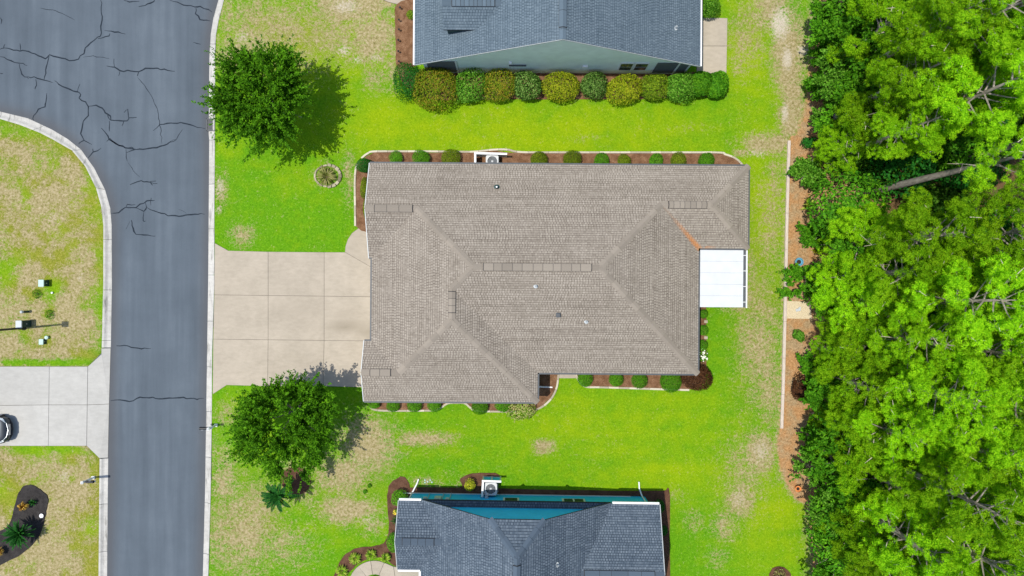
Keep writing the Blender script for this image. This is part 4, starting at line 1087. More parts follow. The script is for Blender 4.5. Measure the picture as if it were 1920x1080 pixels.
# ------------------------------------------------------------------ air conditioners with screens
def ac_unit(px, py, size, label):
    c = P(px, py, .85); t = thing("air_conditioner", label, "air conditioner", (c.x, c.y, .03))
    h = .82; s = size
    m = MB(); m.box((0, 0, h / 2 - .02), (s * .96, s * .96, h - .06)); case = m.build("case", M['fascia_dark'], t)
    for k in range(4):
        a = k * PI / 2
        for j in range(9):
            m = MB(); mm = Matrix.Rotation(a, 4, 'Z'); cc = mm @ Vector((s * .485, 0, .1 + j * .075)); m.box(cc, (.02, s * .86, .03), a)
            m.build("louvre", M['ac_case'], case)
    m = MB(); n = 28; r = s * .40; hs = s / 2
    ring = [(r * math.cos(2 * PI * k / n), r * math.sin(2 * PI * k / n)) for k in range(n)]
    def sq(a):
        ca, sa = math.cos(a), math.sin(a); k = hs / max(abs(ca), abs(sa)); x, y = ca * k, sa * k
        kk = min(1, hs * 1.30 / math.hypot(x, y)); return x * kk, y * kk
    outer = [sq(2 * PI * k / n) for k in range(n)]
    vs = [(*q, h) for q in ring] + [(*q, h) for q in outer] + [(*q, h - .1) for q in ring] + [(*q, h - .1) for q in outer]
    fs = []
    for k in range(n):
        k2 = (k + 1) % n; fs += [(k, n + k, n + k2, k2), (n + k, 3 * n + k, 3 * n + k2, n + k2), (k2, 2 * n + k2, 2 * n + k, k)]
    m.add(vs, fs); m.build("top_panel", M['ac_case'], t)
    m = MB(); m.lathe([(s * .40, h - .22), (s * .1, h - .22)], 20); m.build("fan_well", M['black'], t)
    for k in range(4):
        a = k * PI / 2 + .5; m = MB(); n_ = 5; vs = []
        for i in range(n_):
            rr = s * (.08 + .29 * i / (n_ - 1)); hw = .28 + .25 * i / (n_ - 1)
            for sg, dz in ((-1, -.03), (1, .03)): vs.append((rr * math.cos(a + sg * hw), rr * math.sin(a + sg * hw), h - .13 + dz))
        m.add(vs, [(2 * i, 2 * i + 2, 2 * i + 3, 2 * i + 1) for i in range(n_ - 1)]); m.build("fan_blade", M['fan'], t)
    m = MB(); m.lathe([(s * .09, h - .14), (s * .09, h - .05), (s * .02, h - .04)], 12); m.build("fan_hub", M['ac_case'], t)
    m = MB()
    for k in range(4):
        rr = s * (.13 + .085 * k); m.tube([(rr * math.cos(2 * PI * j / 20), rr * math.sin(2 * PI * j / 20), h - .01) for j in range(21)], .007, 4, False)
    for k in range(8):
        a = k * PI / 4; m.tube([(s * .05 * math.cos(a), s * .05 * math.sin(a), h - .01), (s * .4 * math.cos(a), s * .4 * math.sin(a), h - .005)], .006, 4)
    m.build("fan_guard", M['steel'], t)
    m = MB(); m.box((0, 0, -.02), (s * 1.15, s * 1.15, .08)); m.build("base_pad", M['concrete_grey'], t)
    return t


ac_unit(923, 302, .84, "pale air conditioner half hidden by the brown roof's upper eave")
ac_unit(920, 917, .86, "pale air conditioner by the blue wall with its fan grille visible")


def screen_fence(name, label, base, runs, h, post_mat, panel_mat, cw=.14):
    t = thing(name, label, "fence", (base.x, base.y, 0))
    for (ax, ay, bx, by, npan) in runs:
        a = Vector((ax, ay, 0)) ; b = Vector((bx, by, 0)); d = b - a; L = d.length; ang = math.atan2(d.y, d.x)
        m = MB(); m.box(((ax + bx) / 2, (ay + by) / 2, h - .04), (L + cw, cw, .09), ang); m.build("cap_rail", M['white'], t, bevel=.01)
        m = MB(); m.box(((ax + bx) / 2, (ay + by) / 2, .12), (L, .06, .12), ang); m.build("bottom_rail", post_mat, t)
        for k in range(npan + 1):
            q = a.lerp(b, k / npan); m = MB(); m.box((q.x, q.y, h / 2 - .05), (.10, .10, h - .08), ang); m.build("post", post_mat, t)
        for k in range(npan):
            q = a.lerp(b, (k + .5) / npan); m = MB(); m.box((q.x, q.y, h / 2 + .03), (L / npan - .11, .035, h - .32), ang); m.build("panel", panel_mat, t)
    return t


b = P(889, 285)
q0 = P(891, 287, 1.15) - b; q1 = P(949, 288.5, 1.15) - b; q2 = P(891, 312, 1.15) - b
screen_fence("utility_screen", "white L-shaped screen around the air conditioner on the upper side of the brown roof", b, [(q0.x, q0.y, q1.x, q1.y, 2), (q0.x, q0.y - .15, q2.x, q2.y, 1)], 1.15, M['offwhite'], M['offwhite'])
b = P(907, 893)
q0 = P(905.5, 902, 1.1) - b; q1 = P(938, 903, 1.1) - b; q2 = P(904, 930, 1.1) - b
screen_fence("utility_screen", "white capped screen with two blue panels around the air conditioner by the blue wall", b, [(q0.x, q0.y, q1.x, q1.y, 2), (q0.x, q0.y - .15, q2.x, q2.y, 1)], 1.1, M['offwhite'], M['siding_blue'])


# ------------------------------------------------------------------ foliage makers
def unit(v): return v / (np.linalg.norm(v, axis=1, keepdims=True) + 1e-9)


def leaf_quads(c, d, n, L, W):
    """c centre, d long axis, n normal, arrays"""
    d = unit(d); s = unit(np.cross(n, d)); n = np.cross(d, s)
    L = np.broadcast_to(np.asarray(L), (len(c),))[:, None]; W = np.broadcast_to(np.asarray(W), (len(c),))[:, None]
    v = np.stack([c - d * L / 2, c + s * W / 2 + n * W * .12, c + d * L / 2, c - s * W / 2 + n * W * .12], 1)
    return v.reshape(-1, 3)


def rand_dirs(rg, n):
    return unit(rg.normal(size=(n, 3)))


def lumpy(rg, dirs, k=9, amp=.22):
    ax = rand_dirs(rg, k); a = rg.uniform(-1, 1, k); sh = rg.uniform(3, 9, k)
    return 1 + amp * sum(a[i] * np.exp(sh[i] * (dirs @ ax[i] - 1)) for i in range(k))


def shrub_leaves(rg, rx, ry, rz, zc, n, leaf, lump=.2, boxy=1.0, upright=.3):
    d = rand_dirs(rg, n); d[:, 2] = np.where(d[:, 2] < -.35, -d[:, 2], d[:, 2])
    sq = 1.0 if boxy >= 1 else 1.0 / ((np.abs(d) ** 2.5).sum(1) ** (1 / 2.5))
    r = lumpy(rg, d, 14, lump) * sq * np.clip(1 - np.abs(rg.normal(0, .13, n)), .45, 1.08)
    c = d * r[:, None] * np.array([rx, ry, rz]) + np.array([0, 0, zc])
    c[:, 2] = np.maximum(c[:, 2], .03)
    nrm = unit(d + rg.normal(0, .55, (n, 3)) + np.array([0, 0, upright]))
    ax = np.cross(nrm, rand_dirs(rg, n))
    return leaf_quads(c, ax, nrm, leaf * rg.uniform(.7, 1.35, n), leaf * .55 * rg.uniform(.7, 1.3, n))


def stems(parent, rx, rz, zc, seed, n=6, mat='stem'):
    rg = random.Random(seed); m = MB()
    for k in range(n):
        a = 2 * PI * k / n + rg.uniform(-.4, .4); m.tube([(0, 0, -.05), (rx * .3 * math.cos(a), rx * .3 * math.sin(a), zc * .6), (rx * .6 * math.cos(a), rx * .6 * math.sin(a), zc + rz * .4)], [.03, .022, .01], 5)
    m.build("stem", M[mat], parent)


SEED = [500]


def shrub(px, py, r, mat, label, cat="shrub", ry=None, h=None, n=None, leaf=.075, group=None, name="shrub", lump=.2, boxy=1.0):
    """r, ry in photo pixels of the crown; h height in metres"""
    SEED[0] += 1; rg = np.random.default_rng(SEED[0])
    RX = r / S; RY = (ry or r) / S; h = h or (RX + RY) * .95
    hz = h * .55; c = P(px, py, h * .6)
    t = thing(name, label, cat, (c.x, c.y, 0), group=group)
    n = n or int(min(7500, max(500, (13 if name == "bush" else 8.5) * RX * RY * 2 / (leaf * leaf * .55))))
    np_mesh("foliage", shrub_leaves(rg, RX, RY, h - hz if h > hz else hz, hz, n, leaf, lump, boxy), 4, M[mat], t)
    stems(t, min(RX, RY) * .8, hz * .8, hz, SEED[0])
    return t


def tuft(px, py, r, mat, label, h=.4, n=90, name="grass_tuft", cat="ornamental grass", wid=.035, group=None, up=.75):
    """arching strap leaves from one point"""
    SEED[0] += 1; rg = np.random.default_rng(SEED[0]); Rm = r / S; c = P(px, py, h * .5)
    t = thing(name, label, cat, (c.x, c.y, 0), group=group)
    vs = []; mb = MB()
    for k in range(n):
        a = rg.uniform(0, 2 * PI); L = Rm * rg.uniform(.65, 1.1); hh = h * rg.uniform(.6, 1.1); dx, dy = math.cos(a), math.sin(a); sx, sy = -dy, dx
        prev = None
        pts = [(0.02, 0.0, 1), (.45, .85, .95), (.8, .95, .6), (1.0, .7, .08)]
        row = []
        for (f, z, w) in pts:
            row.append(((dx * L * f + sx * wid * w / 2, dy * L * f + sy * wid * w / 2, hh * z), (dx * L * f - sx * wid * w / 2, dy * L * f - sy * wid * w / 2, hh * z)))
        v = [q for pr in row for q in pr]
        mb.add(v, [(2 * i, 2 * i + 1, 2 * i + 3, 2 * i + 2) for i in range(3)])
    mb.build("leaf_blades", M[mat], t, kind="stuff")
    m = MB(); m.lathe([(.06, -.05), (.07, .06), (.02, .1)], 8); m.build("crown_base", M['stem'], t)
    return t


def palm(px, py, label, h, frond, nf, name="sago_palm", trunk_r=.13, droop=.25, lw=.05, leafn=26, fw=.20):
    SEED[0] += 1; rg = np.random.default_rng(SEED[0]); c = P(px, py, h)
    t = thing(name, label, "palm", (c.x, c.y, 0))
    m = MB(); m.tube([(0, 0, -.05), (0.01, 0, h * .5), (0, 0, h)], [trunk_r * 1.15, trunk_r, trunk_r * .9], 10); m.build("trunk", M['bark'], t)
    for k in range(nf):
        a = 2.399963 * k + rg.uniform(-.12, .12); el = rg.uniform(-.05, .95) if k < nf * .75 else rg.uniform(.8, 1.25); L = frond * rg.uniform(.82, 1.08)
        d = np.array([math.cos(a), math.sin(a), 0]); s = np.array([-math.sin(a), math.cos(a), 0])
        pts = []
        for i in range(leafn + 1):
            f = i / leafn; r = L * f * math.cos(el); z = h + L * f * math.sin(el) - droop * L * f * f
            pts.append(d * r + np.array([0, 0, z]))
        pts = np.array(pts); vs = []
        for i in range(2, leafn):
            w = L * fw * math.sin(PI * min(1, (i / leafn) * .9 + .12)) ** .7
            tng = pts[i + 1] - pts[i]; tng = tng / np.linalg.norm(tng)
            for sg in (-1, 1):
                tip = pts[i] + s * sg * w + tng * w * .55 + np.array([0, 0, w * .18])
                b0 = pts[i] - tng * lw * .35; b1 = pts[i] + tng * lw * .35; mdl = (pts[i] + tip) / 2 + tng * lw * .3
                vs += [b0, mdl - tng * lw * .6, tip, b1 + (tip - pts[i]) * .3]
        fr = np_mesh("frond", np.array(vs), 4, M['leaf_palm'], t)
        m = MB(); m.tube([Vector(pts[j]) for j in range(0, leafn + 1, 5)], [.018, .016, .013, .01, .007, .004][:len(range(0, leafn + 1, 5))], 4); m.build("midrib", M['leaf_palm'], fr)
    return t


def broad_tree(name, label, cx_, cy_, hc, Rm, Rz, seed, mat, ntw=520, leaf=.15, base=None, limbs=9, cat="tree", per=30, group=None, trunk_r=.13):
    rg = np.random.default_rng(seed); c = P(cx_, cy_, hc)
    t = thing(name, label, cat, (c.x, c.y, 0), group=group)
    m = MB(); zt_ = max(.8, hc - Rz * .55); m.tube([(0, 0, -.1), (.03, .02, zt_ * .5), (0, 0, zt_)], [trunk_r * 1.3, trunk_r, trunk_r * .8], 9); m.build("trunk", M['bark'], t)
    for k in range(limbs):
        a = 2 * PI * k / limbs + rg.uniform(-.3, .3); el = rg.uniform(.35, 1.1); L = Rm * rg.uniform(.65, .9)
        e = np.array([math.cos(a) * math.cos(el) * L, math.sin(a) * math.cos(el) * L, zt_ + L * math.sin(el) * .9])
        mid = e * .5 + np.array([0, 0, zt_ * .5 + .1]); m = MB(); m.tube([(0, 0, zt_ * .85), Vector(mid), Vector(e)], [trunk_r * .5, trunk_r * .3, .015], 6); m.build("limb", M['bark'], t)
    # boughs, each a fan of leafy twigs
    K = max(40, ntw // 10); kd = rand_dirs(rg, K); kd[:, 2] = np.where(kd[:, 2] < -.25, np.abs(kd[:, 2]), kd[:, 2])
    kr = (rg.uniform(.15, 1.0, K) ** .5) * lumpy(rg, kd, 18, .32)
    bi = rg.integers(0, K, ntw); d = kd[bi]
    st = d * kr[bi][:, None] * np.array([Rm, Rm, Rz]) * .84 + np.array([0, 0, hc]) + rg.normal(0, .16, (ntw, 3)) * (Rm / 3.6)
    bo = unit(kd * np.array([1, 1, .8]) + rg.normal(0, .30, (K, 3)) + np.array([0, 0, .2]))
    out = unit(bo[bi] + rg.normal(0, .42, (ntw, 3)))
    TL = rg.uniform(.30, 1.0, ntw) ** 1.2 * 1.15 * (Rm / 3.6 + .25)
    per_t = np.repeat(np.arange(ntw), per); N = len(per_t); f = rg.uniform(0, 1, N)
    side = rand_dirs(rg, N); side = side - out[per_t] * np.sum(side * out[per_t], 1, keepdims=True)
    ctr = st[per_t] + out[per_t] * (TL[per_t] * f)[:, None] + side * (.145 * (1 - f * .7))[:, None]
    ctr[:, 2] -= .10 * f
    ax = out[per_t] * .7 + unit(side) * .8 + rg.normal(0, .2, (N, 3)); nrm = rg.normal(0, .55, (N, 3)) + np.array([0, 0, 1.0]) + d[per_t] * .35
    np_mesh("crown", leaf_quads(ctr, ax, nrm, leaf * rg.uniform(.7, 1.35, N), leaf * .56 * rg.uniform(.7, 1.25, N)), 4, M[mat], t)
    return t


# ------------------------------------------------------------------ pines
def pine_proto(seed, Ht, lmax, sparse=1.0, cb=.60):
    rg = np.random.default_rng(seed); rr = random.Random(seed)
    base = Ht * cb
    trunk = MB(); bend = rr.uniform(-.25, .25); bend2 = rr.uniform(-.25, .25)
    tp = [(bend * (z / Ht) ** 2, bend2 * (z / Ht) ** 2, z) for z in (-.2, Ht * .2, Ht * .45, Ht * .65, Ht * .85, Ht)]
    trunk.tube(tp, [.27, .23, .195, .15, .08, .02], 10)
    br = MB(); dead = MB(); pc = []; pa = []
    z = base; k = 0
    while z < Ht * .985:
        f = (z - base) / (Ht - base)
        prof = (.55 + .9 * f) if f < .45 else (.955 * (1 - ((f - .45) / .62) ** 1.5))
        nl = rr.randint(3, 4)
        a0 = rr.uniform(0, 2 * PI); tz = np.array([bend * (z / Ht) ** 2, bend2 * (z / Ht) ** 2, z])
        for j in range(nl):
            if rr.random() > sparse: continue
            a = a0 + 2 * PI * j / nl + rr.uniform(-.4, .4); L = lmax * max(.18, prof) * rr.uniform(.55, 1.12); el = rr.uniform(.0, .35) + .55 * f
            d = np.array([math.cos(a) * math.cos(el), math.sin(a) * math.cos(el), math.sin(el)])
            e = tz + d * L + np.array([0, 0, .12 * L]); mid = tz + d * L * .5
            br.tube([Vector(tz), Vector(mid), Vector(e)], [.045, .026, .010], 5)
            lobes = [(1.0, rr.uniform(.42, .62))] + ([(.62, rr.uniform(.40, .60))] if L > 1.1 else []) + ([(.80, .42)] if L > 1.9 else [])
            for (fq, lr) in lobes:
                a2 = a + (0 if fq == 1.0 else rr.choice((-1, 1)) * rr.uniform(.5, 1.0)); o = tz + d * L * fq + np.array([0, 0, .12 * L * fq * fq])
                lc = o + (np.array([math.cos(a2), math.sin(a2), .25]) * lr * .8 if fq < 1 else 0)
                lr = lr * min(1.0, .55 + L * .25)
                br.tube([Vector(o), Vector(lc)], [.012, .006], 4, False)
                if rr.random() < .22:
                    q0 = Vector(lc) + Vector((0, 0, lr * .5)); dead.tube([q0, q0 + Vector((rr.uniform(-.45, .45), rr.uniform(-.45, .45), rr.uniform(0, .15)))], [.02, .008], 4, False)
                for w in range(int(15 * (lr / .5) ** 2) + 3):
                    q = rand_dirs(rg, 1)[0]; q[2] = abs(q[2]) * 1.1 - .25
                    pc.append(lc + q * lr * np.array([1, 1, .55]) * rr.uniform(.75, 1.05)); pa.append(q * .6 + np.array([0, 0, .7]))
        if f < .25 and rr.random() < .4:
            a = rr.uniform(0, 2 * PI); L = lmax * rr.uniform(.35, .75); e = tz + np.array([math.cos(a) * L, math.sin(a) * L, rr.uniform(-.3, .2)])
            dead.tube([Vector(tz), Vector((tz + e) / 2 + np.array([0, 0, .1])), Vector(e)], [.035, .022, .008], 5)
            for w in range(3):
                g = rr.uniform(.4, .9); q0 = tz + (e - tz) * g; dead.tube([Vector(q0), Vector(q0 + rg.normal(0, .35, 3))], [.014, .005], 4, False)
        z += (Ht * .030 + .12) * rr.uniform(.7, 1.25); k += 1
    pc.append(np.array([bend, bend2, Ht + .05])); pa.append(np.array([0, 0, 1.0]))
    pc = np.array(pc); pa = unit(np.array(pa)); nb = len(pc)
    pr = rg.uniform(.115, .185, nb)
    k1, k2 = 40, 20
    i1 = np.repeat(np.arange(nb), k1); dd = unit(rand_dirs(rg, len(i1)) + pa[i1] * .7)
    c1 = pc[i1] + dd * (pr[i1] * rg.uniform(.8, 1.1, len(i1)))[:, None]
    n1 = unit(dd + rg.normal(0, .30, dd.shape)); ax = np.cross(n1, rand_dirs(rg, len(i1)))
    v1 = leaf_quads(c1, ax, n1, rg.uniform(.075, .13, len(i1)), rg.uniform(.022, .038, len(i1)))
    i2 = np.repeat(np.arange(nb), k2); dd = unit(pa[i2] * .7 + rand_dirs(rg, len(i2))); L2 = pr[i2] * rg.uniform(1.1, 1.6, len(i2))
    v2 = leaf_quads(pc[i2] + dd * (L2 * .55)[:, None], dd, rand_dirs(rg, len(i2)), L2 * .9, rg.uniform(.012, .020, len(i2)))
    v = np.concatenate([v1, v2])
    return trunk, br, dead, v


PROTO = []
for i, (Ht, lm, sp, cb) in enumerate(((15.5, 2.9, .92, .60), (14.0, 2.6, .9, .58), (16.5, 3.2, .9, .62), (12.5, 2.4, .95, .5), (15.0, 2.4, .9, .6), (8.5, 2.5, .95, .28), (7.5, 2.2, .95, .25), (16.0, 2.3, .6, .72))):
    PROTO.append((Ht, pine_proto(900 + i, Ht, lm, sp, cb)))
PMESH = {}
PINE_LABEL = "tall pine in the dense right-hand wood, bright green needle tufts hiding its trunk"


def pine(bx, by, k, rz, sc=1.0, label=None, group="pines in the right-hand wood"):
    Ht, (tr, br, de, v) = PROTO[k]
    c = P(bx, by)
    t = thing("pine_tree", label or PINE_LABEL, "tree", (c.x, c.y, 0), rz, group)
    t.scale = (sc, sc, sc)
    if k not in PMESH:
        PMESH[k] = (tr.build("trunk", M['bark'], t, smooth=True), br.build("branches", M['bark'], t, kind="stuff"), de.build("dead_branches", M['twig'], t, kind="stuff"), np_mesh("crown", v, 4, M['leaf_pine'], t))
    else:
        for o in PMESH[k]:
            cpy = o.copy(); COL.objects.link(cpy); cpy.parent = t
            if "kind" in o: cpy["kind"] = o["kind"]
    return t


USED = {}


def pine_label(px, py):
    lv = [(40, "level with the top edge of the wood"), (130, "level with the grey house's gable"), (215, "level with the grey wall's bush row"), (290, "level with the brown roof's upper eave"), (440, "level with the rust stain on the roof"), (520, "level with the white patio cover"), (580, "level with the gravel patch"), (655, "level with the patio cover's bushes"), (735, "level with the maroon shrub"), (805, "level with the timber's lower end"), (860, "between the timber's end and the orange pot"), (925, "level with the orange pot"), (1040, "at the bottom edge of the photo")]
    a = min(lv, key=lambda t: abs(t[0] - py))[1]
    b = "on the wood's left fringe" if px < 1640 else "just inside the wood's fringe" if px < 1735 else "in the middle of the wood" if px < 1840 else "near the right photo edge"
    k = USED.get((a, b), 0); USED[(a, b)] = k + 1
    return "%s %s, %s" % (("pine", "second pine", "third pine")[k], b, a)


def pine_crown(px, py, k, rz, label=None):
    """stand a pine so that its crown is seen over this spot of the photo; edge trees are younger and shorter"""
    b = min(px - 30, 1522 + max(0, px - 1560) * .13)
    hc = min(13.0 + (k % 3) * .4, H * (1 - (b - 960) / (px - 960)))
    if hc < 9.0: k = 5 + k % 2
    label = label or pine_label(px, py)
    Ht = PROTO[k][0]; f = .84 if k < 5 else .72
    sc = min(1.12, max(.45, hc / (Ht * f))); kk = (H - Ht * f * sc) / H
    return pine(960 + (px - 960) * kk, 540 + (py - 540) * kk, k, rz, sc, label)


# the one whose bare trunk shows, then crowns read off the photograph
pine(1612, 366, 7, .4, 1.0, "tall pine whose long bare grey trunk shows above the dark gap in the wood")
crowns = [(1675, 205, 0, 1.0), (1580, 272, 3, 2.0), (1735, 130, 1, .3), (1850, 45, 2, 2.2), (1780, 30, 4, 4.1), (1850, 175, 1, 4.0), (1715, 235, 4, 5.1),
          (1915, 120, 0, 2.7), (1760, 440, 1, 5.5), (1890, 440, 0, 3.3), (1628, 448, 3, 1.2), (1585, 520, 5, .3), (1615, 565, 1, 2.9), (1725, 510, 3, 3.7), (1830, 570, 2, 1.6), (1915, 570, 4, 4.9),
          (1575, 660, 3, 3.9), (1650, 640, 0, 5.3), (1745, 640, 2, 3.0), (1860, 660, 1, 1.9), (1790, 740, 0, 4.4), (1905, 740, 2, 5.9), (1620, 720, 3, 2.7),
          (1560, 790, 3, .6), (1620, 810, 1, 1.1), (1690, 820, 3, 4.6), (1870, 850, 4, 3.5), (1665, 905, 0, 2.1), (1830, 940, 2, 5.0), (1740, 1030, 3, 1.4), (1905, 940, 0, .2), (1650, 1030, 4, 5.8), (1840, 1050, 1, 2.6), (1920, 1060, 3, 1.0), (1650, 60, 3, .8), (1920, 20, 1, 3.0)]
for i, (x, y, k, rz) in enumerate(crowns): pine_crown(x, y, k, rz)
# the wood goes on beyond the frame to the right
for i in range(14):
    pine(1760 + (i % 2) * 110 + R.uniform(-25, 25), 0 + i * 82 + R.uniform(-20, 20), i % 5, R.uniform(0, 6), R.uniform(.9, 1.05), "tall pine mostly beyond the right edge of the photo")

# ------------------------------------------------------------------ understory and wood edge
edge = [(1543, 40, 24, 24, 2.2, "leaf_green", "leafy broadleaf bush at the top of the wood edge, beside the bare sandy track"),
        (1545, 105, 30, 34, 2.8, "leaf_under", "tall broadleaf bush at the wood edge beside the pale sand patches"),
        (1536, 165, 30, 30, 2.4, "leaf_under", "rounded broadleaf bush bulging from the wood edge above the orange soil"),
        (1553, 222, 24, 30, 2.0, "leaf_green", "green bush at the wood edge where the orange pine straw begins"),
        (1508, 322, 22, 42, 1.8, "leaf_green", "upright green bush beside the upper end of the pale timber"),
        (1506, 532, 30, 32, 1.7, "leaf_under", "dark round bush just below the blue pot"),
        (1525, 700, 28, 32, 1.7, "leaf_under", "dark green bush by the pine straw near the lower part of the timber"),
        (1500, 632, 12, 10, .6, "leaf_green", "tiny green plant alone in the pine straw below the gravel patch"),
        (1528, 440, 34, 28, 1.2, "leaf_under", "loose feathery bush in the pine straw above the blue pot"),
        (1500, 735, 18, 22, 1.2, "leaf_maroon", "low purple-brown bush touching the timber's lower end"),
        (1528, 815, 30, 32, 2.0, "leaf_under", "bush at the wood edge beside the foot of the timber"),
        (1520, 880, 36, 36, 2.2, "leaf_green", "broad bush at the wood edge above the orange pot"),
        (1553, 935, 38, 36, 2.6, "leaf_under", "large dark-toned bush just right of the orange pot"),
        (1560, 1015, 40, 44, 3.0, "leaf_green", "tall bush at the lower wood edge beside the yellow lawn"),
        (1545, 1085, 40, 30, 2.0, "leaf_under", "dark bush cut by the bottom edge of the photo at the wood edge"),
        (1520, 265, 16, 14, .8, "leaf_dark", "low dark bush reaching over the orange straw near the timber's top")]
for (x, y, r, ry, h, mt, lb) in edge:
    if r < 20: shrub(x, y, r, mt, lb, cat="bush", ry=ry, h=h, leaf=.17, name="bush", lump=.55)
    else: broad_tree("bush", lb, x + 6, y, h * .55, (r + ry) / 2 / S * 1.06, h * .5, 700 + int(y), mt, 330, .17, limbs=5, cat="bush", per=22, trunk_r=.05)
UL_ = "broadleaf bush in the shade under the pines"
for i in range(62):
    x = 1590 + (i % 8) * 46 + R.uniform(-18, 18); y = -10 + (i // 8) * 150 + R.uniform(-55, 55)
    h = R.uniform(3.0, 6.2)
    if 1600 < x < 1800 and 300 < y < 410: h = R.uniform(.8, 1.6)
    shrub(x, y, R.uniform(42, 62), R.choice(["leaf_under", "leaf_under", "leaf_dark", "leaf_green"]), UL_, cat="bush", h=h, n=2800, leaf=.25, name="bush", lump=.45, group="bushes under the pines")
broad_tree("broadleaf_tree", "broad leafy tree filling the upper end of the wood beside the sandy track", 1640, 95, 5.0, 3.0, 2.2, 31, 'leaf_under', 420, .19)
for k, (x, y, R_, hc, mt, lb) in enumerate([(1572, 70, 2.1, 3.4, 'leaf_under', "loose leafy tree right behind the topmost wood edge bush"), (1566, 140, 2.1, 3.2, 'leaf_green', "loose leafy tree behind the bulging wood edge bush"), (1590, 235, 2.0, 3.2, 'leaf_under', "loose leafy tree above the first young pine at the orange soil"), (1575, 5, 2.0, 3.4, 'leaf_under', "leafy tree at the top left corner of the wood"),
                                           (1562, 850, 2.1, 3.2, 'leaf_under', "loose leafy tree behind the broad bush above the orange pot"), (1575, 960, 2.2, 3.4, 'leaf_green', "loose leafy tree right of the orange pot's bush"), (1580, 1050, 2.3, 3.4, 'leaf_under', "loose leafy tree at the lower left corner of the wood"), (1556, 745, 1.8, 2.8, 'leaf_under', "loose leafy tree beside the purple-brown bush"), (1560, 545, 1.7, 2.8, 'leaf_under', "loose leafy tree right of the bush below the blue pot")]):
    broad_tree("broadleaf_tree", lb, x, y, hc, R_, R_ * .75, 800 + k, mt, 360, .18, limbs=6, per=24, trunk_r=.08)
broad_tree("broadleaf_tree", "leafy dark tree behind the wood edge bush at the orange soil", 1622, 190, 4.6, 2.8, 2.0, 32, 'leaf_under', 330, .19)
broad_tree("broadleaf_tree", "leafy tree at the very top of the wood, cut by the photo's edge", 1660, 10, 6.0, 3.0, 2.2, 33, 'leaf_under', 360, .19)
broad_tree("broadleaf_tree", "bright leafy tree among the pines right of the orange straw clearing", 1650, 492, 5.0, 2.9, 2.0, 34, 'leaf_under', 340, .18)
broad_tree("broadleaf_tree", "leafy tree in the lower wood above the orange pot", 1610, 870, 5.0, 2.7, 2.2, 35, 'leaf_under', 320, .19)
broad_tree("broadleaf_tree", "leafy tree in the lowest corner of the wood's edge", 1625, 970, 5.0, 2.9, 2.2, 36, 'leaf_under', 340, .19)

# ------------------------------------------------------------------ yard trees
broad_tree("yard_tree", "full green tree overhanging the kerb beside the storm drain", 494, 187, 3.6, 4.05, 2.6, 41, 'leaf_tree', 1500, .155, per=32)
broad_tree("yard_tree", "full green tree below the driveway, its shadow reaching the concrete", 538, 780, 3.3, 3.35, 2.3, 42, 'leaf_tree', 1300, .15, per=32)

# ------------------------------------------------------------------ clipped row by the grey house
row = [(768, 150, 28, 36, 1.5, "leaf_dark", .085, "smooth dark green bush at the left end of the row by the grey house"),
       (815, 162, 40, 37, 1.7, "leaf_orange", .11, "largest orange-tinged bush, second from the left in the row by the grey house"),
       (879, 163, 28, 29, 1.4, "leaf_green", .10, "glossy mid green bush right of the largest orange-tinged one"),
       (936, 161, 31, 29, 1.4, "leaf_orange", .10, "yellow-orange square-cut bush between the glossy green and the darkest bush"),
       (990, 160, 28, 28, 1.4, "leaf_forest", .10, "darkest green bush in the middle of the row by the grey house"),
       (1053, 163, 33, 30, 1.4, "leaf_yellow", .10, "yellow-green round bush right of the darkest one by the grey wall"),
       (1112, 160, 27, 27, 1.4, "leaf_forest", .10, "dark bush with a bright light green crown below the white wall box"),
       (1170, 166, 33, 30, 1.4, "leaf_yellow", .10, "brightest yellow round bush below the pair of wall windows"),
       (1227, 162, 27, 28, 1.4, "leaf_olive", .10, "olive green bush right of the brightest yellow one"),
       (1274, 162, 28, 28, 1.4, "leaf_green", .12, "soft bright green bush below the screened porch"),
       (1316, 155, 20, 24, 1.5, "leaf_under", .14, "loose leafy bush at the corner of the patio slab"),
       (1342, 158, 20, 26, 1.3, "leaf_under", .14, "loose drooping bush at the right end of the row, over the lawn")]
for (x, y, r, ry, h, mt, lf, lb) in row:
    shrub(x, y, r * 1.03, mt, lb, ry=ry * .95, h=h, leaf=lf * 1.25, lump=.20, n=int(1300 + r * ry * 1.6), boxy=.72, group="bushes along the grey wall")
shrub(1330, 12, 20, "leaf_green", "rounded green bush above the patio at the top edge", h=1.3, leaf=.11, lump=.2)
shrub(770, 27, 8, "leaf_olive", "small yellowish plant in the mulch left of the grey roof", h=.5, leaf=.07)

# ------------------------------------------------------------------ bed bushes of the brown-roofed house
def ordn(k): return ["first", "second", "third", "fourth", "fifth", "sixth", "seventh", "eighth", "ninth", "tenth"][k]
nb = [(743, 296, 12, "leaf_box", .5), (790, 296, 16, "leaf_box", .7), (845, 296, 18, "leaf_boxolive", .75), (1010, 299, 17, "leaf_boxolive", .7), (1073, 299, 18, "leaf_boxolive", .7), (1128, 301, 15, "leaf_box", .6), (1171, 302, 13, "leaf_boxolive", .55), (1230, 301, 14, "leaf_box", .55), (1272, 301, 15, "leaf_boxolive", .6), (1325, 301, 16, "leaf_box", .6)]
nb_l = ["small bright green bush, leftmost in the bed along the brown roof's upper eave", "larger bright green bush second from the left along the upper eave", "olive round bush left of the white L-shaped screen", "olive bush just right of the air conditioner screen",
        "dull olive round bush in the middle of the upper eave bed", "bright green bush right of the dull olive one in the upper eave bed", "small olive bush between two bright green ones along the upper eave", "bright green bush third from the right end of the upper eave bed", "brownish olive bush next to the rightmost in the upper eave bed", "bright green bush at the far right end of the upper eave bed"]
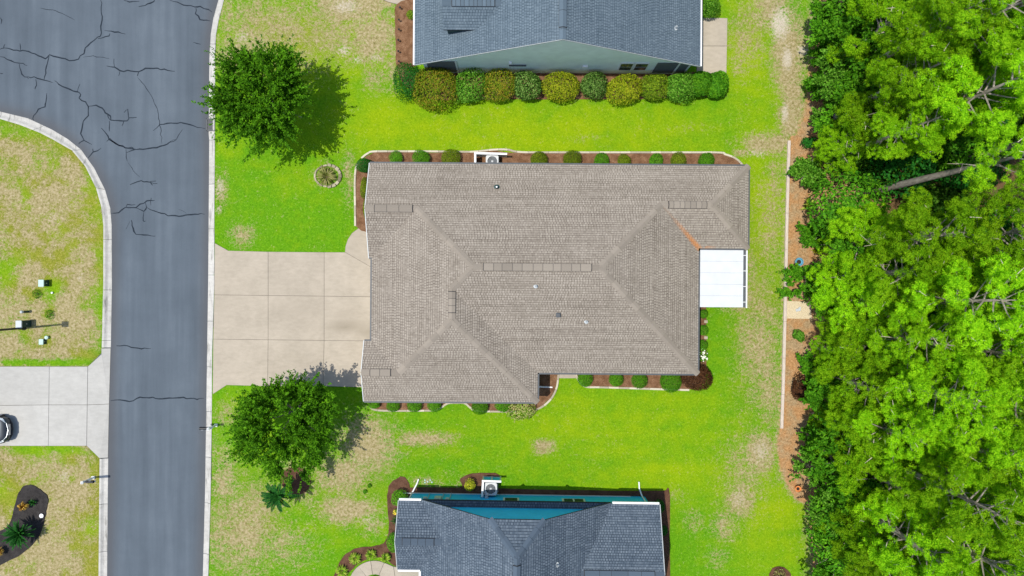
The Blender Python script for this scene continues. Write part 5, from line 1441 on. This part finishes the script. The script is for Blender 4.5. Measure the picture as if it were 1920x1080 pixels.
for (x, y, r, mt, h), lb in zip(nb, nb_l): shrub(x, y, r, mt, lb, h=h, leaf=.055, lump=.16, group="bushes in the upper eave bed")
shrub(683, 310, 15, "leaf_dark", "dark round bush at the upper left corner of the brown roof", h=.8, leaf=.06)
shrub(682, 352, 8, "leaf_boxolive", "narrow olive bush along the left wall, below the corner bush", ry=22, h=.6, leaf=.06)
shrub(686, 392, 6, "leaf_boxolive", "narrow bush along the left wall next to the curved walkway", ry=20, h=.5, leaf=.06)
sb = [(702, 756, 12, .55, "bush nearest the driveway in the bed below the garage wing"), (737, 760, 13, .6, "second bush from the driveway below the garage wing"), (777, 760, 14, .6, "third bush from the driveway below the garage wing"), (815, 759, 14, .6, "bush at the left end of the edging's arched notch"), (900, 763, 16, .65, "bush at the right end of the edging's arched notch"), (942, 760, 14, .6, "bush left of the pale leafy shrub below the garage wing")]
for (x, y, r, h, lb) in sb: shrub(x, y, r, "leaf_box", lb, h=h, leaf=.055, lump=.14, group="bushes below the garage wing")
shrub(981, 768, 26, "leaf_pale", "pale cream and green leafy shrub spilling over the edging", ry=15, h=.7, leaf=.15, n=700, lump=.4)
for (x, y, r, lb) in [(1097, 711, 15, "round green bush beside the small concrete step"), (1155, 711, 14, "second round bush right of the concrete step below the brown roof"), (1199, 713, 15, "third round bush right of the concrete step below the brown roof"), (1258, 716, 21, "largest round bush, beside the maroon shrub below the brown roof")]:
    shrub(x, y, r, "leaf_box", lb, h=r * .045, leaf=.055, lump=.1, group="round bushes below the main roof")
shrub(1310, 708, 27, "leaf_maroon", "dark maroon shrub at the lower right corner of the brown roof", ry=25, h=1.1, leaf=.10, n=3200, lump=.4)
for (x, y, r, lb) in [(1319, 589, 9, "small round bush nearest the white awning"), (1319, 619, 10, "second small bush below the white awning"), (1318, 647, 10, "third small bush below the white awning, above the white flowers")]:
    shrub(x, y, r, "leaf_box", lb, h=.5, leaf=.05, lump=.08, group="small bushes below the awning")


def flowers(px, py, r, n, mat, leafm, label, ry=None, h=.5, size=.05):
    t = shrub(px, py, r, leafm, label, ry=ry, h=h, leaf=.08, n=500, name="flowering_plant", cat="flowering plant")
    rg = np.random.default_rng(SEED[0] + 3000); m = MB()
    for k in range(n):
        a = rg.uniform(0, 2 * PI); f = rg.uniform(0, 1) ** .5; x = math.cos(a) * f * r / S; y = math.sin(a) * f * (ry or r) / S
        m.lathe([(size * .4, 0), (size, .02), (size * .6, .05), (.01, .05)], 7, (x, y, h * (1 - f * f * .4) + .0))
    m.build("blooms", M[mat], t, kind="stuff"); return t


flowers(1318, 667, 9, 34, 'petal_white', "leaf_box", "white flowering plant below the last small bush by the awning", ry=14, h=.5)
flowers(743, 960, 6, 10, 'petal_yellow', "leaf_limegrass", "yellow flowering plant against the left eave of the blue house", h=.4)
# blue house beds
shrub(750, 934, 15, "leaf_box", "round green bush under the blue house's upper left corner", ry=15, h=.9, leaf=.08)
tuft(744, 976, 12, "leaf_palm", "dark strappy plant against the left eave of the blue house", h=.5, n=40, name="strappy_tuft", cat="plant")
shrub(738, 1018, 12, "leaf_box", "green bush against the blue house's left eave above the curved path", ry=18, h=.8, leaf=.08)
for (x, y, r, lb) in [(641, 1071, 11, "lime grass clump lowest and farthest left by the curved path"), (666, 1047, 11, "lime grass clump second from the left around the curved path"), (696, 1040, 10, "lime grass clump at the top of the curved path"), (723, 1046, 9, "lime grass clump nearest the blue house roof")]:
    tuft(x, y, r * 1.15, "leaf_limegrass", lb, h=.35, n=130, wid=.05, group="lime grass clumps around the curved path")
shrub(882, 911, 11, "leaf_lime", "bright lime yellow shrub left of the air conditioner screen by the blue wall", ry=13, h=.8, leaf=.09, n=600, lump=.3)
shrub(1237, 950, 10, "leaf_dark", "dark bush at the blue house's upper right corner", ry=14, h=.7, leaf=.08)
shrub(1246, 995, 6, "leaf_dark", "narrow bush along the right side of the blue house", ry=10, h=.5, leaf=.07)
shrub(1462, 1080, 12, "leaf_tuft", "small brownish plant in the mulch circle at the bottom right lawn", h=.4, leaf=.09, n=250)
shrub(702, 1094, 13, "leaf_forest", "dark plant in the centre of the curved path, cut by the bottom edge", h=.5, leaf=.09, n=400)
# palms and the black bed
palm(521, 930, "spiky palm leaning over the mulch circle in the lower left lawn", 2.1, 1.5, 24, name="palm", trunk_r=.12, droop=.5, leafn=22, lw=.13, fw=.12)
palm(36, 1001, "sago palm with radiating fronds in the black mulch bed", .95, 1.15, 58, trunk_r=.16, droop=.22, lw=.08, fw=.085)
tuft(46, 948, 9, "leaf_croton", "orange and yellow leafed plant in the black mulch bed", h=.75, n=60, name="croton", cat="plant", wid=.09)
tuft(0, 1034, 9, "leaf_croton", "second orange leafed plant at the lower left end of the black bed", h=.6, n=50, name="croton", cat="plant", wid=.09)
tuft(62, 942, 8, "leaf_palm", "dark strappy plant right of the orange one in the black bed", h=.35, n=30, name="strappy_tuft", cat="plant", wid=.06)  # dark leaves added in place of the shadow cast by the croton
c = P(78, 967, .1); t = thing("garden_light", "small round white garden light on the black mulch bed", "garden light", (c.x, c.y, 0.03))
m = MB(); m.lathe([(.05, -.05), (.05, .05), (.14, .07), (.15, .10), (.06, .13)], 16); m.build("lamp_body", M['white'], t); m = MB(); m.lathe([(.05, .125), (.05, .14), (.01, .145)], 12); m.build("lamp_lens", M['steel'], t)
tuft(1515, 386, 17, "leaf_limegrass", "long-leaved banana-like plant in the pine straw beside the timber", h=.9, n=14, name="banana_plant", cat="plant", wid=.16)
tuft(1532, 470, 12, "leaf_lime", "small lime plant in the pine straw right of the blue pot", h=.4, n=20, name="leafy_plant", cat="plant", wid=.1)
# stump ring
c = P(614, 330); t = thing("stone_ring", "ring of pale stones around a withered plant on the left lawn", "planting ring", (c.x, c.y, 0))
for k in range(18):
    a = 2 * PI * k / 18; rg = random.Random(k); big = math.cos(a) > .05
    m = MB(); s = (.21 if big else .13); rr_ = .90 if big else .86
    m.box((rr_ * math.cos(a), rr_ * .84 * math.sin(a), .05), (s * rg.uniform(.9, 1.15), .27, .16 if big else .09), a + rg.uniform(-.12, .12)); m.build("stone", M['ringstone'], t, bevel=.03)
t = tuft(612, 331, 20, "leaf_tuft", "withered grassy plant inside the stone ring", h=.45, n=170, name="withered_plant", cat="plant", wid=.05)
# weeds in the left lot and by the sandy track
for (x, y, r, lb) in [(69, 551, 9, "low dark weed patch below the upper pale utility box"), (93, 590, 9, "low weed patch left of the road, above the lamp post"), (693, 911, 4, "small round weed in the dry patch, upper of two"), (684, 922, 4, "small round weed in the dry patch, lower of two")]:
    shrub(x, y, r, "leaf_box", lb, cat="weed", h=.14, leaf=.07, name="weed", n=260)


# ------------------------------------------------------------------ street things
def mailbox(px, py, ang, label):
    c = P(px, py); t = thing("mailbox", label, "mailbox", (c.x, c.y, 0), ang)
    m = MB(); m.box((0, 0, .62), (.11, .11, 1.28)); m.build("post", M['white'], t, bevel=.01)
    m = MB(); m.box((0, 0, 1.275), (.17, .17, .04)); m.add([(-.07, -.07, 1.295), (.07, -.07, 1.295), (.07, .07, 1.295), (-.07, .07, 1.295), (0, 0, 1.40)], [(0, 1, 4), (1, 2, 4), (2, 3, 4), (3, 0, 4)]); m.build("post_cap", M['white'], t)
    m = MB(); m.box((.27, 0, .93), (.85, .09, .09)); m.tube([(.05, 0, .55), (.40, 0, .89)], .035, 6); m.build("arm", M['white'], t, bevel=.008)
    m = MB(); n = 10; prof = [(-.085, 0), (.085, 0)] + [(.085 * math.cos(PI * k / n), .12 + .085 * math.sin(PI * k / n)) for k in range(n + 1)]
    vs = [(x, y, z + .98) for x in (.16, .66) for y, z in prof]; k = len(prof)
    m.add(vs, [tuple(range(k - 1, -1, -1)), tuple(range(k, 2 * k))] + [(i, (i + 1) % k, k + (i + 1) % k, k + i) for i in range(k)]); bx = m.build("box", M['black'], t)
    m = MB(); m.box((.45, .095, 1.15), (.16, .012, .05)); m.build("flag", M['greywhite'], bx)
    m = MB(); m.box((-.02, 0, 1.10), (.03, .16, .12)); m.build("number_plate", M['steel'], t)
    m = MB(); m.box((0, 0, .06), (.2, .2, .14)); m.build("base_sleeve", M['white'], t, bevel=.01)
    return t


mailbox(406, 797, PI, "white post mailbox by the right kerb, left of the yard tree")
mailbox(176, 895, 0, "white post mailbox by the left kerb, above the black mulch bed")


def util_box(px, py, sx, sy, h, label, top, body, name="utility_box"):
    c = P(px, py, h); t = thing(name, label, "utility box", (c.x, c.y, 0))
    m = MB(); m.box((0, 0, h / 2 - .05), (sx, sy, h)); m.build("cabinet", M[body], t, bevel=.015)
    m = MB(); m.box((0, 0, h - .02), (sx + .05, sy + .05, .09)); m.build("lid", M[top], t, bevel=.02)
    m = MB(); m.box((sx / 2 + .012, 0, h * .5), (.02, .06, .1)); m.build("hasp", M['steel'], t)
    return t


util_box(77, 531, .33, .44, .55, "pale green utility box with a dark base on the upper left lot", "palegreen", "darkgreen_metal")
util_box(35, 608, .36, .46, .95, "tall dark utility cabinet with a white lid beside the black lamp post", "greywhite", "darkgreen_metal")
util_box(77, 641, .26, .34, .25, "low pale green utility box next to the round white cap", "palegreen", "darkgreen_metal")
c = P(86, 633, .2); t = thing("cleanout_cap", "round pale cap on a short pipe beside the low green utility box", "pipe cap", (c.x, c.y, 0)); m = MB(); m.lathe([(.09, -.05), (.09, .12), (.125, .13), (.125, .18), (.06, .2)], 16); m.build("cap", M['palegreen'], t); m = MB(); m.lathe([(.03, .2), (.03, .23), (.0, .23)], 8); m.build("nut", M['steel'], t)
c = P(97, 549, .1); t = thing("valve_cap", "tiny white cap in the bright grass below the pale green box", "pipe cap", (c.x, c.y, 0)); m = MB(); m.lathe([(.05, -.05), (.05, .06), (.07, .07), (.07, .1), (.03, .12)], 12); m.build("cap", M['white'], t)
c = P(40, 585, .6); t = thing("marker_post", "short dark marker post with a pale cap above the lamp post", "marker post", (c.x, c.y, 0)); m = MB(); m.lathe([(.085, -.05), (.085, .52)], 12); m.build("post", M['darkgreen_metal'], t); m = MB(); m.lathe([(.10, .5), (.11, .56), (.09, .64), (.03, .68)], 12); m.build("cap", M['greywhite'], t)
c = P(45, 615); t = thing("lamp_post", "tall black street lamp post beside the white-lidded cabinet, running out of the left edge", "street lamp", (c.x, c.y, 0))
m = MB(); m.lathe([(.16, -.05), (.16, .08), (.11, .16), (.09, .5)], 12); m.build("foot", M['black'], t)
m = MB(); m.tube([(0, 0, .2), (0, 0, 3), (0, 0, 6), (0, 0, 8.7)], [.075, .075, .065, .06], 10); m.build("pole", M['black'], t)
m = MB(); m.box((.02, 0, 8.85), (.44, .40, .16)); m.lathe([(.06, 8.55), (.09, 8.8)], 10); m.build("lamp_head", M['black'], t, bevel=.02)
# storm drain in the kerb
c = P(395.5, 234, -.03); t = thing("storm_drain", "dark metal storm drain grate set in the kerb under the yard tree", "drain", (c.x, c.y, -.055))
m = MB()
for s in (-1, 1): m.box((s * .28, 0, .02), (.05, .86, .11)); m.box((0, s * .41, .02), (.6, .05, .11))
m.build("frame", M['fascia_dark'], t)
for k in range(8):
    m = MB(); m.box((0, -.34 + k * .097, .025), (.52, .045, .08)); m.build("bar", M['fascia_dark'], t)
m = MB(); m.box((0, 0, -.005), (.52, .78, .02)); m.build("pit", M['black'], t)
# path lights in the bed left of the grey house
plp = [(750, 14), (748, 37), (748, 55), (747, 75), (747, 96), (748, 115)]
for (x, y), lb in zip(plp, ["topmost black path light beside the mulch left of the grey roof", "second black path light from the top beside the grey house mulch", "third black path light from the top beside the grey house mulch", "fourth black path light from the top beside the grey house mulch", "fifth black path light from the top beside the grey house mulch", "lowest black path light, next to the smooth dark bush"]):
    c = P(x, y, .3); t = thing("path_light", lb, "path light", (c.x, c.y, 0), group="path lights beside the grey house")
    m = MB(); m.tube([(0, 0, -.05), (0, 0, .3)], .015, 6); m.build("stake", M['black'], t); m = MB(); m.lathe([(.035, .24), (.06, .30), (.075, .33), (.02, .37)], 10); m.build("cap", M['black'], t)
# pots
def pot(px, py, r, h, mat, label):
    c = P(px, py, h); t = thing("plant_pot", label, "plant pot", (c.x, c.y, 0)); m = MB()
    m.lathe([(r * .62, -.02), (r * .72, h * .3), (r * .95, h * .85), (r, h), (r * .84, h), (r * .8, h * .85), (r * .2, h * .8)], 22); m.build("pot_body", M[mat], t, smooth=False)
    m = MB(); m.lathe([(r * .82, h * .8), (r * .4, h * .84), (.01, h * .83)], 16); m.build("soil", M['soil'], t); return t


pot(1499, 491, .29, .5, 'blue_glaze', "round blue glazed pot on the pine straw beside the timber"); pot(1497, 917, .22, .32, 'terracotta', "round orange terracotta pot on the mulch at the lower wood edge")
# pale stones near the blue house
for (x, y), lb in zip([(797, 900), (797, 904.5), (802, 903), (807, 900), (810, 904)], ["upper left", "lower left", "middle", "upper right", "lower right"]):
    c = P(x, y); m = MB(); m.lathe([(.055, -.02), (.065, .03), (.04, .06), (.01, .065)], 9); o = m.build("pale_stone", M['palegreen']); o.location = c
    tag(o, "%s one of the five small pale stones on the grass above the blue house" % lb, "stone", "pale stones above the blue house")
c = P(1497, 581, .1); m = MB(); m.box((0, 0, .05), (.34, .2, .1), .2); m.box((.1, .12, .04), (.2, .14, .08), .6); o = m.build("white_stone", M['greywhite'], bevel=.03); o.location = (c.x, c.y, .02); tag(o, "flat whitish stone lying on the small gravel patch by the timber", "stone")

# ------------------------------------------------------------------ the car at the left edge
c = P(30, 803); CAR = thing("parked_car", "dark grey car parked on the left driveway, only its nose in view", "car", (c.x - 2.35, c.y, .03), math.radians(1))


def car():
    t = CAR
    L = 4.7
    # cross sections front (x=+2.35) to back: (x, half width, belt z, top z, top half width)
    secs = [(2.33, .50, .35, .62, .42), (2.22, .74, .30, .74, .64), (2.0, .86, .26, .84, .74), (1.6, .92, .26, .93, .79), (1.0, .935, .26, 1.0, .80), (.0, .94, .26, 1.02, .80), (-1.2, .94, .26, 1.04, .80), (-2.0, .90, .28, 1.04, .76), (-2.28, .78, .34, .98, .68), (-2.35, .62, .42, .9, .56)]
    m = MB(); vs = []; fs = []
    ring = 12
    for (x, hw, zb_, zt2, tw) in secs:
        zm_ = zb_ + (zt2 - zb_) * .55
        pr = [(-hw * .9, zb_), (-hw, zb_ + .12), (-hw, zm_), (-hw * .97, zt2 - .1), (-tw, zt2), (-tw * .45, zt2 + .03), (tw * .45, zt2 + .03), (tw, zt2), (hw * .97, zt2 - .1), (hw, zm_), (hw, zb_ + .12), (hw * .9, zb_)]
        vs += [(x, y, z) for y, z in pr]
    for i in range(len(secs) - 1):
        for k in range(ring): fs.append((i * ring + k, i * ring + (k + 1) % ring, (i + 1) * ring + (k + 1) % ring, (i + 1) * ring + k))
    fs.append(tuple(range(ring))); fs.append(tuple((len(secs) - 1) * ring + k for k in range(ring - 1, -1, -1)))
    m.add(vs, fs); o = m.build("body", M['car_paint'], t, smooth=True)
    bm = bmesh.new(); bm.from_mesh(o.data); bmesh.ops.recalc_face_normals(bm, faces=bm.faces[:]); bm.to_mesh(o.data); bm.free()
    s_ = o.modifiers.new("sub", 'SUBSURF'); s_.levels = 2; s_.render_levels = 2
    # cabin
    m = MB(); cs = [(.95, .76, 1.0), (.25, .68, 1.46), (-.3, .66, 1.52), (-1.3, .66, 1.50), (-1.75, .64, 1.42), (-2.15, .70, 1.02)]
    vs = []
    for x, hw, z in cs: vs += [(x, -hw, z), (x, -hw * .5, z + .03), (x, hw * .5, z + .03), (x, hw, z)]
    fs = [(4 * i + k, 4 * i + k + 1, 4 * i + k + 5, 4 * i + k + 4) for i in (1, 2, 3) for k in range(3)]
    m.add(vs, fs); m.build("roof_panel", M['car_paint'], t, smooth=True)
    m = MB(); m.add(vs, [(0, 1, 5, 4), (1, 2, 6, 5), (2, 3, 7, 6)]); m.build("windscreen", M['pane'], t, smooth=True)
    m = MB(); m.add(vs, [(16, 17, 21, 20), (17, 18, 22, 21), (18, 19, 23, 22)]); m.build("rear_window", M['pane'], t, smooth=True)
    for sgn in (-1, 1):
        pts = [(.95, 1.0), (.25, 1.46), (-.3, 1.52), (-1.3, 1.50), (-1.75, 1.42), (-2.15, 1.02)]
        hwm = {.95: .76, .25: .68, -.3: .66, -1.3: .66, -1.75: .64, -2.15: .70}
        m = MB(); m.add([(x, sgn * hwm[x], z) for x, z in pts] + [(-2.0, sgn * .80, 1.0), (.8, sgn * .80, 1.0)], [tuple(range(8))]); m.build("side_window", M['pane'], t)
        m = MB(); m.box((.75, sgn * 1.0, 1.08), (.12, .2, .14)); m.build("mirror", M['car_paint'], t, bevel=.03)
        m = MB(); m.add([(2.24, sgn * .50, .70), (2.06, sgn * .80, .76), (1.80, sgn * .885, .80), (1.80, sgn * .80, .885), (2.05, sgn * .68, .845), (2.22, sgn * .48, .78)], [(0, 1, 2, 3, 4, 5) if sgn > 0 else (5, 4, 3, 2, 1, 0)]); m.build("headlight", M['lamp_glass'], t)
        for x in (1.45, -1.4):
            m = MB(); m.tube([(x, sgn * .74, .33), (x, sgn * .96, .33)], .33, 20); w_ = m.build("wheel", M['tyre'], t)
            m = MB(); m.tube([(x, sgn * .955, .33), (x, sgn * .975, .33)], .21, 16); m.build("rim", M['steel'], w_)
    m = MB(); m.box((2.325, 0, .58), (.05, .80, .18)); g_ = m.build("grille", M['black'], t, bevel=.02)
    for z in (.52, .575, .63):
        m = MB(); m.box((2.355, 0, z), (.03, .76, .022)); m.build("grille_bar", M['chrome'], g_)
    m = MB(); m.tube([(2.0, -.74, .80), (2.26, -.45, .71), (2.35, 0, .69), (2.26, .45, .71), (2.0, .74, .80)], .022, 6); m.build("bonnet_trim", M['chrome'], t)
    m = MB(); m.tube([(2.15, -.78, .40), (2.34, -.42, .36), (2.40, 0, .35), (2.34, .42, .36), (2.15, .78, .40)], .05, 8); m.build("bumper", M['black'], t)


car()
